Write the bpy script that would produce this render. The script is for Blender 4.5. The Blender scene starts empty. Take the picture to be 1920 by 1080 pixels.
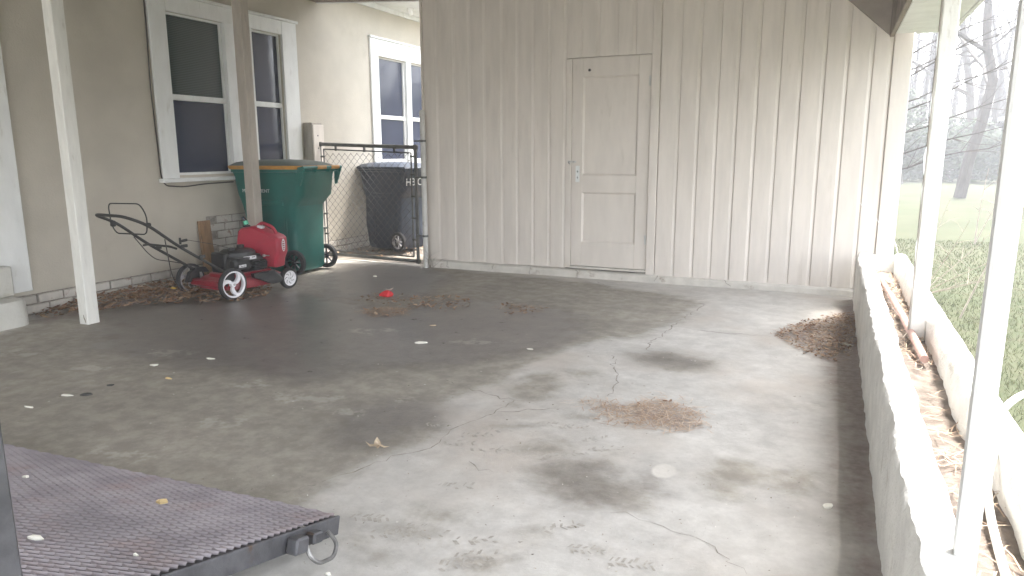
import bpy, math, random
import numpy as np
from mathutils import Vector, Matrix, noise as mnoise

R = math.radians
rng = random.Random(7)
scene = bpy.context.scene
COL = scene.collection

# ------------------------------------------------------------------ camera model (measured from the photo)
FPX, YAW, PITCH, ROLL, CAMH = 1340.0, R(24.1), R(10.8), R(-0.2), 1.3
CAM = Vector((0, 0, CAMH))
_f = Vector((-math.sin(YAW)*math.cos(PITCH), math.cos(YAW)*math.cos(PITCH), -math.sin(PITCH)))
_r = Vector((math.cos(YAW), math.sin(YAW), 0)); _u = _r.cross(_f)
CR = math.cos(ROLL)*_r + math.sin(ROLL)*_u
CU = -math.sin(ROLL)*_r + math.cos(ROLL)*_u
def ground(px, py, z=0.0):
    d = _f + CR*((px-960)/FPX) - CU*((py-540)/FPX)
    return CAM + d*((z-CAMH)/d.z)

cam_data = bpy.data.cameras.new('camera'); cam = bpy.data.objects.new('camera', cam_data); COL.objects.link(cam)
cam_data.sensor_width = 36; cam_data.lens = FPX/1920*36; cam_data.clip_start = .02; cam_data.clip_end = 600
M = Matrix.Identity(4)
for i in range(3):
    M[i][0] = CR[i]; M[i][1] = CU[i]; M[i][2] = -_f[i]; M[i][3] = CAM[i]
cam.matrix_world = M
scene.camera = cam

# ------------------------------------------------------------------ materials
def nodes_of(name):
    m = bpy.data.materials.new(name); m.use_nodes = True
    nt = m.node_tree; b = nt.nodes['Principled BSDF']
    return m, nt, b
def N(nt, t, **kw):
    n = nt.nodes.new(t)
    for k, v in kw.items():
        if k in n.inputs: n.inputs[k].default_value = v
        else: setattr(n, k, v)
    return n
def mixc(nt, fac, a, b):
    n = nt.nodes.new('ShaderNodeMix'); n.data_type = 'RGBA'
    for sock, v in ((n.inputs[0], fac), (n.inputs[6], a), (n.inputs[7], b)):
        if isinstance(v, (tuple, list)): sock.default_value = (*v[:3], 1)
        elif isinstance(v, (int, float)): sock.default_value = v
        else: nt.links.new(v, sock)
    return n.outputs[2]
def ramp(nt, src, p0, p1):
    n = nt.nodes.new('ShaderNodeMapRange'); n.interpolation_type = 'SMOOTHSTEP'
    n.inputs[1].default_value = p0; n.inputs[2].default_value = p1
    nt.links.new(src, n.inputs[0]); return n.outputs[0]
def pos(nt, sx=1, sy=1, sz=1):
    g = nt.nodes.new('ShaderNodeNewGeometry'); mp = nt.nodes.new('ShaderNodeMapping')
    mp.inputs['Scale'].default_value = (sx, sy, sz)
    nt.links.new(g.outputs['Position'], mp.inputs['Vector']); return mp.outputs[0]
def noise(nt, vec, scale, detail=5, rough=.55):
    n = N(nt, 'ShaderNodeTexNoise', Scale=scale, Detail=detail, Roughness=rough)
    nt.links.new(vec, n.inputs['Vector']); return n.outputs['Fac']
def bump(nt, b, h, strength, dist=.01):
    n = N(nt, 'ShaderNodeBump', Strength=strength, Distance=dist)
    nt.links.new(h, n.inputs['Height']); nt.links.new(n.outputs[0], b.inputs['Normal'])
def pmat(name, col, rough=.6, var=.15, scale=5, bmp=.0, bscale=60, metallic=0, dirt=None, dlo=.5, dhi=.7, dscale=3, stretch=(1, 1, 1), spec=.5):
    m, nt, b = nodes_of(name)
    p = pos(nt, *stretch)
    n1 = noise(nt, p, scale)
    lo = tuple(c*(1-var) for c in col); hi = tuple(min(1, c*(1+var)) for c in col)
    c = mixc(nt, ramp(nt, n1, .3, .7), lo, hi)
    if dirt:
        n2 = noise(nt, p, dscale, 8, .65)
        c = mixc(nt, ramp(nt, n2, dlo, dhi), c, dirt)
    nt.links.new(c, b.inputs['Base Color'])
    b.inputs['Roughness'].default_value = rough; b.inputs['Metallic'].default_value = metallic
    b.inputs['Specular IOR Level'].default_value = spec
    if bmp: bump(nt, b, noise(nt, pos(nt), bscale, 6, .6), bmp)
    return m
def island_mat(name, cols, rough=.7, transl=0):
    m, nt, b = nodes_of(name)
    g = nt.nodes.new('ShaderNodeNewGeometry'); cr = nt.nodes.new('ShaderNodeValToRGB')
    el = cr.color_ramp.elements
    while len(el) < len(cols): el.new(.5)
    for i, c in enumerate(cols):
        el[i].position = i/(len(cols)-1); el[i].color = (*c, 1)
    nt.links.new(g.outputs['Random Per Island'], cr.inputs[0]); nt.links.new(cr.outputs[0], b.inputs['Base Color'])
    b.inputs['Roughness'].default_value = rough; b.inputs['Specular IOR Level'].default_value = .25
    if transl:
        t = nt.nodes.new('ShaderNodeBsdfTranslucent'); mx = nt.nodes.new('ShaderNodeMixShader'); mx.inputs[0].default_value = transl
        nt.links.new(cr.outputs[0], t.inputs[0]); nt.links.new(b.outputs[0], mx.inputs[1]); nt.links.new(t.outputs[0], mx.inputs[2]); nt.links.new(mx.outputs[0], nt.nodes['Material Output'].inputs[0])
    return m

M_ = {}
M_['siding'] = pmat('cream_siding_paint', (.68, .625, .57), .5, .05, 2.5, .12, 55, dirt=(.56, .505, .445), dlo=.56, dhi=.82, dscale=2.2, stretch=(5, 5, .8))
M_['door'] = pmat('door_paint', (.67, .615, .56), .45, .04, 3, .10, 45, dirt=(.49, .44, .38), dlo=.58, dhi=.85, dscale=4, stretch=(3, 3, .8))
M_['stucco'] = pmat('stucco_paint', (.50, .462, .395), .75, .05, 3, .35, 90, dirt=(.42, .385, .32), dlo=.55, dhi=.8, dscale=1.3)
M_['trim'] = pmat('white_trim_paint', (.74, .75, .74), .45, .05, 4, .10, 50, dirt=(.58, .57, .54), dlo=.56, dhi=.78, dscale=6, stretch=(2, 2, .7))
M_['post'] = pmat('post_paint', (.70, .69, .65), .55, .06, 6, .2, 60, dirt=(.48, .45, .40), dlo=.58, dhi=.76, dscale=7, stretch=(4, 4, .8))
M_['post_taupe'] = pmat('taupe_post_paint', (.44, .395, .345), .6, .07, 6, .2, 60, dirt=(.33, .29, .25), dlo=.56, dhi=.75, dscale=7, stretch=(4, 4, .8))
M_['brick'] = pmat('painted_brick', (.50, .47, .43), .8, .12, 9, .5, 45, dirt=(.30, .21, .17), dlo=.56, dhi=.70, dscale=9)
M_['mortar'] = pmat('dirty_mortar', (.30, .27, .235), .9, .25, 30, .6, 70)
M_['found'] = pmat('painted_foundation', (.58, .55, .50), .8, .08, 8, .5, 40, dirt=(.30, .24, .19), dlo=.58, dhi=.70, dscale=7)
M_['step'] = pmat('painted_step_concrete', (.52, .51, .47), .8, .07, 5, .4, 50, dirt=(.36, .33, .27), dlo=.55, dhi=.75, dscale=4)
M_['planter'] = pmat('whitewashed_block', (.76, .75, .71), .85, .08, 7, .9, 40, dirt=(.50, .47, .41), dlo=.57, dhi=.74, dscale=6)
M_['soil'] = pmat('planter_soil', (.19, .155, .13), .95, .35, 14, 1.0, 30)
M_['dark_wood'] = pmat('dark_ceiling_wood', (.23, .195, .165), .8, .25, 6, .3, 40, stretch=(8, .6, 1))
M_['old_wood'] = pmat('weathered_orange_wood', (.28, .175, .10), .85, .2, 8, .4, 40, dirt=(.16, .10, .06), dlo=.5, dhi=.7, dscale=12, stretch=(2, 2, .5))
M_['crack'] = pmat('crack_dirt', (.27, .245, .212), .95, .35, 30)
M_['tread'] = pmat('damp_tread_mark', (.37, .345, .305), .7, .15, 40)
M_['steel'] = pmat('dark_steel', (.10, .10, .108), .5, .25, 14, .15, 60, .6, dirt=(.10, .07, .055), dlo=.58, dhi=.72, dscale=12)
M_['mesh_steel'] = pmat('expanded_mesh_steel', (.36, .33, .35), .5, .2, 5, 0, 60, .35, dirt=(.35, .29, .29), dlo=.52, dhi=.72, dscale=4)
M_['underside'] = pmat('dark_plate', (.045, .042, .044), .9, .2, 10)  # plain near-black plate colour, not assigned to any part
M_['gate'] = pmat('weathered_gate_steel', (.125, .125, .118), .6, .25, 12, .1, 60, .4)
M_['wire'] = pmat('galvanised_wire', (.09, .09, .09), .5, .2, 20, 0, 60, .6)
M_['pole'] = pmat('painted_pole', (.55, .54, .52), .5, .08, 10, .1, 60, dirt=(.33, .29, .25), dlo=.58, dhi=.72, dscale=14)
M_['green'] = pmat('green_cart_plastic', (.012, .122, .104), .42, .12, 4, .06, 90, dirt=(.03, .115, .10), dlo=.5, dhi=.8, dscale=5)
M_['green_d'] = pmat('green_lid_plastic', (.10, .125, .11), .55, .12, 5, .06, 90)
M_['yellow'] = pmat('yellow_lid_edge', (.50, .25, .055), .5, .15, 8)
M_['black_p'] = pmat('black_cart_plastic', (.020, .023, .032), .48, .2, 5, .05, 90, dirt=(.05, .052, .06), dlo=.55, dhi=.8, dscale=5)
M_['black_b'] = pmat('blue_black_cart_plastic', (.028, .038, .060), .42, .2, 5, .05, 90, dirt=(.04, .05, .07), dlo=.52, dhi=.8, dscale=5)
M_['rubber'] = pmat('tyre_rubber', (.032, .031, .033), .8, .25, 15, .3, 80, dirt=(.09, .08, .07), dlo=.55, dhi=.75, dscale=12)
M_['white_p'] = pmat('white_wheel_plastic', (.78, .77, .80), .4, .04, 10, dirt=(.55, .52, .5), dlo=.6, dhi=.8, dscale=14)
M_['grey_p'] = pmat('dirty_grey_wheel_plastic', (.42, .40, .41), .5, .15, 14, dirt=(.14, .12, .11), dlo=.48, dhi=.62, dscale=16)
M_['red_deck'] = pmat('red_deck_enamel', (.26, .018, .03), .35, .15, 7, .05, 60, dirt=(.13, .05, .045), dlo=.55, dhi=.75, dscale=9)
M_['red_can'] = pmat('red_can_plastic', (.36, .022, .045), .45, .10, 6, .05, 80, dirt=(.27, .05, .06), dlo=.52, dhi=.78, dscale=8)
M_['red_rag'] = pmat('red_scrap_plastic', (.60, .02, .03), .5, .1, 20)
M_['black_m'] = pmat('black_engine_plastic', (.026, .026, .028), .5, .3, 8, .1, 60, dirt=(.065, .06, .055), dlo=.52, dhi=.76, dscale=9)
M_['handle'] = pmat('black_handle_tube', (.045, .045, .043), .5, .2, 12, 0, 60, .3)
M_['pull'] = pmat('worn_steel_pull', (.20, .195, .19), .45, .25, 20, 0, 60, .7)
M_['chrome'] = pmat('dull_bright_metal', (.55, .54, .54), .35, .1, 20, 0, 60, .9)
M_['sticker'] = pmat('faded_sticker', (.62, .62, .64), .6, .2, 40)
M_['ink'] = pmat('sticker_ink', (.12, .11, .12), .7, .2, 30)
M_['mint'] = pmat('mint_green_cap', (.12, .52, .34), .45, .05, 10)
M_['white_ink'] = pmat('white_print', (.62, .68, .69), .6, .08, 60)
M_['scrap'] = pmat('white_scrap', (.76, .74, .66), .7, .08, 30)
M_['scrap_y'] = pmat('yellowed_scrap', (.72, .55, .28), .7, .15, 30)
M_['scrap_d'] = pmat('dark_scrap', (.05, .048, .045), .7, .3, 20)
M_['leaf_tan'] = pmat('tan_leaf', (.52, .42, .30), .8, .2, 30)
M_['leaf_yellow'] = pmat('yellow_leaf', (.70, .46, .06), .7, .15, 30)
M_['terracotta'] = pmat('faded_pink_pipe', (.42, .27, .23), .7, .12, 14, .2, 60, dirt=(.36, .26, .20), dlo=.55, dhi=.75, dscale=10)
M_['hose'] = pmat('white_hose_plastic', (.80, .80, .76), .45, .05, 8)
M_['twig'] = pmat('dry_twig', (.27, .235, .20), .85, .2, 20)
M_['cable'] = pmat('black_cable', (.07, .06, .055), .6, .2, 20)
M_['bark'] = pmat('grey_bark', (.062, .054, .050), .9, .25, 5, .5, 20, stretch=(3, 3, .6))
M_['bark_d'] = pmat('dark_wet_bark', (.040, .035, .033), .95, .2, 5)
M_['ceramic'] = pmat('white_porcelain', (.80, .80, .78), .3, .03, 9)
M_['leaves'] = island_mat('fallen_leaf_mix', [(.15, .080, .05), (.25, .145, .09), (.34, .22, .14), (.19, .11, .07), (.46, .35, .25), (.28, .17, .11)], .85)
M_['straw'] = island_mat('pine_straw_mix', [(.40, .28, .20), (.50, .37, .27), (.62, .50, .38), (.33, .21, .145), (.72, .62, .50)], .85)
M_['paving_grit'] = island_mat('grit_mix', [(.55, .52, .46), (.30, .25, .20), (.72, .70, .64), (.13, .11, .09), (.45, .38, .28)], .85)
M_['grass_blades'] = island_mat('grass_blade_mix', [(.052, .066, .032), (.060, .073, .036), (.070, .077, .042), (.085, .082, .05), (.055, .069, .034)], .9, .5)
M_['evergreen'] = island_mat('evergreen_leaf_mix', [(.020, .035, .018), (.035, .055, .028), (.05, .07, .035), (.028, .042, .026)], .7)
M_['roofing'] = pmat('roof_shingle', (.13, .125, .12), .9, .2, 20, .4, 30)
M_['pale_roof'] = pmat('pale_metal_roof', (.62, .63, .62), .5, .06, 3)
M_['shed_far'] = pmat('far_garage_paint', (.22, .21, .20), .8, .1, 3)

def glass_mat(name, base, slats=False):
    m, nt, b = nodes_of(name)
    b.inputs['Base Color'].default_value = (*base, 1); b.inputs['Roughness'].default_value = .06
    b.inputs['Specular IOR Level'].default_value = .6
    if slats:
        w = N(nt, 'ShaderNodeTexWave', Scale=19.0, Distortion=0.0); w.bands_direction = 'Z'
        nt.links.new(pos(nt), w.inputs['Vector'])
        c = mixc(nt, w.outputs['Fac'], tuple(x*.55 for x in base), tuple(x*1.6 for x in base))
        nt.links.new(c, b.inputs['Base Color'])
    else:
        n1 = noise(nt, pos(nt), 1.2)
        nt.links.new(mixc(nt, n1, tuple(x*.6 for x in base), tuple(x*1.5 for x in base)), b.inputs['Base Color'])
    bump(nt, b, noise(nt, pos(nt), 1.6, 2), .06, .02)
    return m
M_['glass'] = glass_mat('dark_window_glass', (.040, .047, .075))
M_['glass_blind'] = glass_mat('window_glass_over_blind', (.045, .062, .060), True)

# floor concrete: three signed-distance attributes say where it is wet, damp, or covered in brown dirt
def floor_mat():
    m, nt, b = nodes_of('stained_concrete')
    p = pos(nt)
    def att(n):
        a = nt.nodes.new('ShaderNodeAttribute'); a.attribute_name = n; return a.outputs['Fac']
    def madd(x, nz, amt):
        s = nt.nodes.new('ShaderNodeMath'); s.operation = 'MULTIPLY_ADD'
        nt.links.new(nz, s.inputs[0]); s.inputs[1].default_value = amt; 
        t = nt.nodes.new('ShaderNodeMath'); t.operation = 'SUBTRACT'; nt.links.new(x, t.inputs[0]); t.inputs[1].default_value = amt*.5
        nt.links.new(t.outputs[0], s.inputs[2]); return s.outputs[0]
    nA = noise(nt, p, 3.2, 9, .62); nB = noise(nt, p, 2.3, 9, .66); nC = noise(nt, p, 5, 8, .65)
    nF = noise(nt, p, 28, 6, .7); nL = noise(nt, p, .9, 4, .55); nM = noise(nt, p, 9, 8, .68)
    wet = ramp(nt, madd(att('wet'), nA, .60), -.12, .22)
    damp = ramp(nt, madd(att('damp'), nB, .55), -.06, .13)
    dirt = ramp(nt, madd(att('dirt'), nC, .34), -.08, .12)
    dry = mixc(nt, ramp(nt, nM, .3, .7), (.43, .41, .378), (.525, .505, .47))
    dry = mixc(nt, ramp(nt, nL, .45, .7), dry, (.44, .395, .345))
    dampc = mixc(nt, ramp(nt, nM, .35, .68), (.258, .235, .198), (.355, .327, .28))
    wetc = mixc(nt, ramp(nt, nM, .3, .72), (.13, .115, .106), (.205, .185, .170))
    c = mixc(nt, damp, dry, dampc); 
    fw = nt.nodes.new('ShaderNodeMath'); fw.operation = 'MULTIPLY'; nt.links.new(wet, fw.inputs[0]); fw.inputs[1].default_value = .85
    c = mixc(nt, fw.outputs[0], c, wetc)
    dirtc = mixc(nt, ramp(nt, nF, .3, .7), (.235, .192, .170), (.33, .278, .25))
    c = mixc(nt, dirt, c, dirtc)
    pale = ramp(nt, madd(att('pale'), nM, .02), -.012, .006)
    c = mixc(nt, pale, c, (.56, .53, .48))
    sc_ = ramp(nt, madd(att('scuff'), nM, .55), .0, .07)
    sm = nt.nodes.new('ShaderNodeMath'); sm.operation = 'MULTIPLY'; nt.links.new(sc_, sm.inputs[0]); sm.inputs[1].default_value = .6
    c = mixc(nt, sm.outputs[0], c, (.42, .395, .355))
    speck = ramp(nt, nF, .60, .72)
    sp = nt.nodes.new('ShaderNodeMath'); sp.operation = 'MULTIPLY'; nt.links.new(speck, sp.inputs[0]); sp.inputs[1].default_value = .30
    c = mixc(nt, sp.outputs[0], c, (.42, .40, .36))
    nG = noise(nt, p, 70, 5, .75); c = mixc(nt, ramp(nt, nG, .66, .74), c, (.14, .125, .11))
    nH = noise(nt, p, 1.6, 10, .72); hm_ = nt.nodes.new('ShaderNodeHueSaturation'); mr = nt.nodes.new('ShaderNodeMapRange'); mr.inputs[1].default_value = .3; mr.inputs[2].default_value = .7; mr.inputs[3].default_value = .82; mr.inputs[4].default_value = 1.18
    nt.links.new(nH, mr.inputs[0]); nt.links.new(mr.outputs[0], hm_.inputs['Value']); nt.links.new(c, hm_.inputs['Color']); c = hm_.outputs[0]
    nt.links.new(c, b.inputs['Base Color'])
    r1 = nt.nodes.new('ShaderNodeMapRange'); nt.links.new(wet, r1.inputs[0]); r1.inputs[3].default_value = .70; r1.inputs[4].default_value = .20
    r2 = nt.nodes.new('ShaderNodeMath'); r2.operation = 'MULTIPLY_ADD'; nt.links.new(nM, r2.inputs[0]); r2.inputs[1].default_value = .22
    nt.links.new(r1.outputs[0], r2.inputs[2]); nt.links.new(r2.outputs[0], b.inputs['Roughness'])
    b.inputs['Specular IOR Level'].default_value = .45
    bump(nt, b, noise(nt, p, 45, 8, .75), .45, .006)
    return m
M_['floor'] = floor_mat()
def lawn_mat():
    m, nt, b = nodes_of('winter_lawn')
    p = pos(nt)
    n1 = noise(nt, p, .5, 6); n2 = noise(nt, p, 7, 8, .7)
    c = mixc(nt, ramp(nt, n1, .35, .65), (.046, .055, .030), (.066, .070, .042))
    c = mixc(nt, ramp(nt, n2, .45, .7), c, (.062, .060, .038))
    nt.links.new(c, b.inputs['Base Color']); b.inputs['Roughness'].default_value = .95
    b.inputs['Specular IOR Level'].default_value = .1
    bump(nt, b, noise(nt, p, 40, 6, .7), .12, .01)
    return m
M_['lawn'] = lawn_mat()
M_['dirt'] = pmat('bare_wet_dirt', (.17, .145, .12), .9, .3, 6, .8, 25, dirt=(.10, .085, .07), dlo=.5, dhi=.65, dscale=3)

# ------------------------------------------------------------------ mesh builder
class MB:
    def __init__(s): s.v = []; s.f = []; s.mi = []; s.m = 0
    def add(s, vs, fs):
        o = len(s.v); s.v += [tuple(v) for v in vs]
        for f in fs: s.f.append([i+o for i in f]); s.mi.append(s.m)
    def box(s, lo, hi, bev=.004, T=None):
        lo = Vector(lo); hi = Vector(hi); c = (lo+hi)/2; h = (hi-lo)/2
        b = min(bev, min(h)*.45); vs = []; idx = {}
        for sx in (-1, 1):
            for sy in (-1, 1):
                for sz in (-1, 1):
                    for a in range(3):
                        q = [h[k]-(0 if k == a else b) for k in range(3)]
                        p = Vector((c.x+sx*q[0], c.y+sy*q[1], c.z+sz*q[2]))
                        if T: p = T @ p
                        idx[(sx, sy, sz, a)] = len(vs); vs.append(p)
        fs = []
        for a in range(3):
            o1, o2 = [k for k in range(3) if k != a]
            for sg in (-1, 1):
                q = []
                for s1, s2 in ((-1, -1), (1, -1), (1, 1), (-1, 1)):
                    t = [0, 0, 0]; t[a] = sg; t[o1] = s1; t[o2] = s2; q.append(idx[(*t, a)])
                fs.append(q)
        for a in range(3):
            for b2 in range(a+1, 3):
                c2 = 3-a-b2
                for sa in (-1, 1):
                    for sb in (-1, 1):
                        def g(sc, ax):
                            t = [0, 0, 0]; t[a] = sa; t[b2] = sb; t[c2] = sc; return idx[(*t, ax)]
                        fs.append([g(-1, a), g(1, a), g(1, b2), g(-1, b2)])
        for sx in (-1, 1):
            for sy in (-1, 1):
                for sz in (-1, 1): fs.append([idx[(sx, sy, sz, k)] for k in range(3)])
        s.add(vs, fs)
    def tube(s, pts, r, n=8, cap=True, closed=False):
        pts = [Vector(p) for p in pts]; k = len(pts)
        rs = r if isinstance(r, (list, tuple)) else [r]*k
        vs = []; fs = []; prev = None
        for i, p in enumerate(pts):
            if closed: t = pts[(i+1) % k]-pts[i-1]
            else: t = pts[min(i+1, k-1)]-pts[max(i-1, 0)]
            if t.length < 1e-9: t = Vector((0, 0, 1))
            t.normalize()
            if prev is None:
                a = Vector((0, 0, 1)) if abs(t.z) < .9 else Vector((1, 0, 0)); x = t.cross(a).normalized()
            else:
                x = (prev-t*prev.dot(t)); x = x.normalized() if x.length > 1e-6 else t.orthogonal().normalized()
            prev = x; y = t.cross(x)
            for j in range(n):
                a = 2*math.pi*j/n; vs.append(p+(x*math.cos(a)+y*math.sin(a))*rs[i])
        for i in range(k if closed else k-1):
            i2 = (i+1) % k
            for j in range(n): fs.append([i*n+j, i*n+(j+1) % n, i2*n+(j+1) % n, i2*n+j])
        if cap and not closed: fs.append(list(range(n))[::-1]); fs.append([(k-1)*n+j for j in range(n)])
        s.add(vs, fs)
    def loft(s, rings, k=4, T=None):
        # rings: (cx, cy, hx, hy, corner radius, z)
        vs = []; fs = []; n = 4*(k+1)
        for cx, cy, hx, hy, r, z in rings:
            r = min(r, hx*.98, hy*.98)
            for q in range(4):
                ox = (hx-r)*(1 if q in (0, 3) else -1); oy = (hy-r)*(1 if q in (0, 1) else -1)
                for i in range(k+1):
                    a = math.pi/2*(q+i/k); p = Vector((cx+ox+r*math.cos(a), cy+oy+r*math.sin(a), z))
                    vs.append(T @ p if T else p)
        for i in range(len(rings)-1):
            for j in range(n): fs.append([i*n+j, i*n+(j+1) % n, (i+1)*n+(j+1) % n, (i+1)*n+j])
        fs.append(list(range(n))[::-1]); fs.append([(len(rings)-1)*n+j for j in range(n)])
        s.add(vs, fs)
    def lathe(s, prof, c, n=32, closed=True):
        # profile (axial x, radius) about the local X axis through c
        vs = []; fs = []; k = len(prof); c = Vector(c)
        for i in range(n):
            a = 2*math.pi*i/n
            for x, r in prof: vs.append(c+Vector((x, r*math.cos(a), r*math.sin(a))))
        for i in range(n):
            i2 = (i+1) % n
            for j in range(k if closed else k-1): fs.append([i*k+j, i*k+(j+1) % k, i2*k+(j+1) % k, i2*k+j])
        s.add(vs, fs)
    def prism(s, poly, fn):
        # poly: 2D points; fn(u, v, side) -> 3D for side 0/1
        n = len(poly)
        vs = [fn(u, v, 0) for u, v in poly]+[fn(u, v, 1) for u, v in poly]
        fs = [list(range(n))[::-1], [n+i for i in range(n)]]+[[i, (i+1) % n, n+(i+1) % n, n+i] for i in range(n)]
        s.add(vs, fs)
    def build(s, name, mats, parent=None, smooth=False, world=False, recalc=True, loc=None):
        me = bpy.data.meshes.new(name)
        vs = s.v
        if world and parent:
            inv = wmat(parent).inverted(); vs = [tuple(inv @ Vector(v)) for v in vs]
        if loc: L = Vector(loc); vs = [tuple(Vector(v)-L) for v in vs]
        me.from_pydata(vs, [], s.f)
        if not isinstance(mats, (list, tuple)): mats = [mats]
        for m in mats: me.materials.append(m)
        if len(mats) > 1: me.polygons.foreach_set('material_index', s.mi)
        if recalc:
            import bmesh
            bm = bmesh.new(); bm.from_mesh(me); bmesh.ops.recalc_face_normals(bm, faces=bm.faces); bm.to_mesh(me); bm.free()
        if smooth: me.shade_smooth(); me.set_sharp_from_angle(angle=R(38))
        me.update()
        o = bpy.data.objects.new(name, me); COL.objects.link(o)
        if parent: o.parent = parent
        if loc: o.location = loc
        return o
def wmat(o):
    m = Matrix.LocRotScale(o.location, o.rotation_euler, o.scale)
    return wmat(o.parent) @ m if o.parent else m
def tag(o, label=None, cat=None, group=None, kind=None):
    for k, v in (('label', label), ('category', cat), ('group', group), ('kind', kind)):
        if v: o[k] = v
    return o
def thing(name, label, cat, loc=(0, 0, 0), rz=0, group=None):
    o = bpy.data.objects.new(name, None); COL.objects.link(o); o.empty_display_size = .1
    o.location = loc; o.rotation_euler = (0, 0, rz)
    return tag(o, label, cat, group)
def copy_tree(o, parent=None):
    c = o.copy(); COL.objects.link(c)
    if parent: c.parent = parent
    for ch in list(o.children): copy_tree(ch, c)
    return c
def rounded(pts, r, k=5, closed=False):
    # polyline with rounded corners
    pts = [Vector(p) for p in pts]; out = []; n = len(pts)
    for i, p in enumerate(pts):
        if not closed and i in (0, n-1): out.append(p); continue
        a = pts[i-1]-p; b = pts[(i+1) % n]-p; d = min(r, a.length*.45, b.length*.45)
        p0 = p+a.normalized()*d; p1 = p+b.normalized()*d
        for j in range(k+1):
            t = j/k; out.append(p0*(1-t)**2+p*2*t*(1-t)+p1*t*t)
    return out
def text_obj(body, size, name, mat, parent, T, depth=.0008):
    cu = bpy.data.curves.new(name, 'FONT'); cu.body = body; cu.size = size; cu.extrude = depth; cu.align_x = 'CENTER'; cu.align_y = 'CENTER'
    t = bpy.data.objects.new('tmp', cu); COL.objects.link(t)
    me = bpy.data.meshes.new_from_object(t.evaluated_get(bpy.context.evaluated_depsgraph_get()))
    bpy.data.objects.remove(t); me.name = name
    me.transform(T); me.materials.clear(); me.materials.append(mat)
    o = bpy.data.objects.new(name, me); COL.objects.link(o); o.parent = parent
    return o
def face_T(origin, xdir, ydir):
    x = Vector(xdir).normalized(); z = x.cross(Vector(ydir)).normalized(); y = z.cross(x)
    m = Matrix.Identity(4)
    for i in range(3): m[i][0], m[i][1], m[i][2], m[i][3] = x[i], y[i], z[i], origin[i]
    return m

# ------------------------------------------------------------------ setting: ground, dirt, floor
HX, SY = -5.95, 7.10           # house wall plane, shed front plane
mb = MB(); n = 40
g = [-70+140*i/n for i in range(n+1)]
mb.add([(x, y+20, -.05) for y in g for x in g], [[j*(n+1)+i, j*(n+1)+i+1, (j+1)*(n+1)+i+1, (j+1)*(n+1)+i] for j in range(n) for i in range(n)])
tag(mb.build('lawn', M_['lawn'], recalc=False), kind='structure')
mb = MB()
nx, ny = 14, 50
vs = []
for j in range(ny+1):
    for i in range(nx+1):
        x = -5.96+1.76*i/nx; y = 7.2+6.5*j/ny
        vs.append((x, y, -.035+.03*mnoise.noise(Vector((x*2.2, y*2.2, 3)))+.012*mnoise.noise(Vector((x*9, y*9, 1)))))
mb.add(vs, [[j*(nx+1)+i, j*(nx+1)+i+1, (j+1)*(nx+1)+i+1, (j+1)*(nx+1)+i] for j in range(ny) for i in range(nx)])
tag(mb.build('dirt_path', M_['dirt'], smooth=True, recalc=False), kind='structure')

def poly_sd(P, X, Y):
    # signed distance, positive inside
    d = np.full(X.shape, 1e9); inside = np.zeros(X.shape, bool); n = len(P)
    for i in range(n):
        ax, ay = P[i]; bx, by = P[(i+1) % n]
        ex, ey = bx-ax, by-ay; t = np.clip(((X-ax)*ex+(Y-ay)*ey)/(ex*ex+ey*ey+1e-12), 0, 1)
        d = np.minimum(d, np.hypot(X-ax-t*ex, Y-ay-t*ey))
        c = ((ay > Y) != (by > Y)) & (X < (bx-ax)*(Y-ay)/(by-ay+1e-12)+ax); inside ^= c
    return np.where(inside, d, -d)
def pp(pts): return [tuple(ground(*p)[:2]) for p in pts]
def ell(cx, cy, rx, ry, k=14): return pp([(cx+rx*math.cos(2*math.pi*i/k), cy+ry*math.sin(2*math.pi*i/k)) for i in range(k)])
WET = [pp([(150, 590), (330, 555), (560, 545), (640, 560), (720, 575), (900, 560), (1010, 568), (1090, 585), (1120, 605), (1090, 630), (1060, 650), (1010, 662), (860, 688), (700, 692), (560, 722), (420, 702), (250, 682), (170, 655), (210, 622)]),
       pp([(590, 560), (620, 490), (790, 495), (860, 520), (800, 560)]),
       pp([(650, 748), (760, 738), (845, 762), (830, 800), (745, 845), (650, 850), (600, 810)]),
       ell(350, 620, 190, 22), pp([(1180, 662), (1250, 654), (1335, 676), (1326, 690), (1262, 691), (1190, 676)]),
       pp([(1000, 878), (1050, 862), (1120, 870), (1190, 905), (1225, 885), (1232, 915), (1180, 945), (1110, 955), (1045, 938), (1015, 908)])]
DAMP = [pp([(-60, 640), (-300, 760), (-300, 1080), (200, 1100), (440, 1010), (560, 955), (640, 900), (770, 850), (835, 805), (800, 772), (860, 752), (1000, 690), (1060, 655), (1180, 632), (1290, 606), (1330, 560), (1100, 528), (800, 498), (560, 490), (190, 560)]),
        pp([(985, 880), (1050, 855), (1135, 862), (1195, 898), (1225, 870), (1245, 868), (1240, 925), (1180, 955), (1110, 965), (1040, 948), (1008, 918)]),
        pp([(935, 735), (980, 700), (1045, 690), (1075, 735), (1005, 752), (955, 758)]),
        pp([(1178, 660), (1250, 651), (1342, 676), (1330, 692), (1260, 694), (1188, 678)]),
        ell(1480, 760, 60, 14), ell(1500, 900, 50, 26), 
        ell(820, 965, 55, 22), ell(770, 1000, 70, 26), ell(1000, 1000, 30, 14), ell(890, 1050, 60, 26), ell(1115, 1030, 35, 16), ell(970, 1045, 20, 10), ell(960, 800, 60, 9), ell(1030, 840, 40, 12), ell(720, 1045, 40, 20), ell(660, 1010, 45, 20), ell(1100, 780, 40, 8), ell(1370, 900, 60, 40), ell(1090, 700, 40, 10)]
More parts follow.
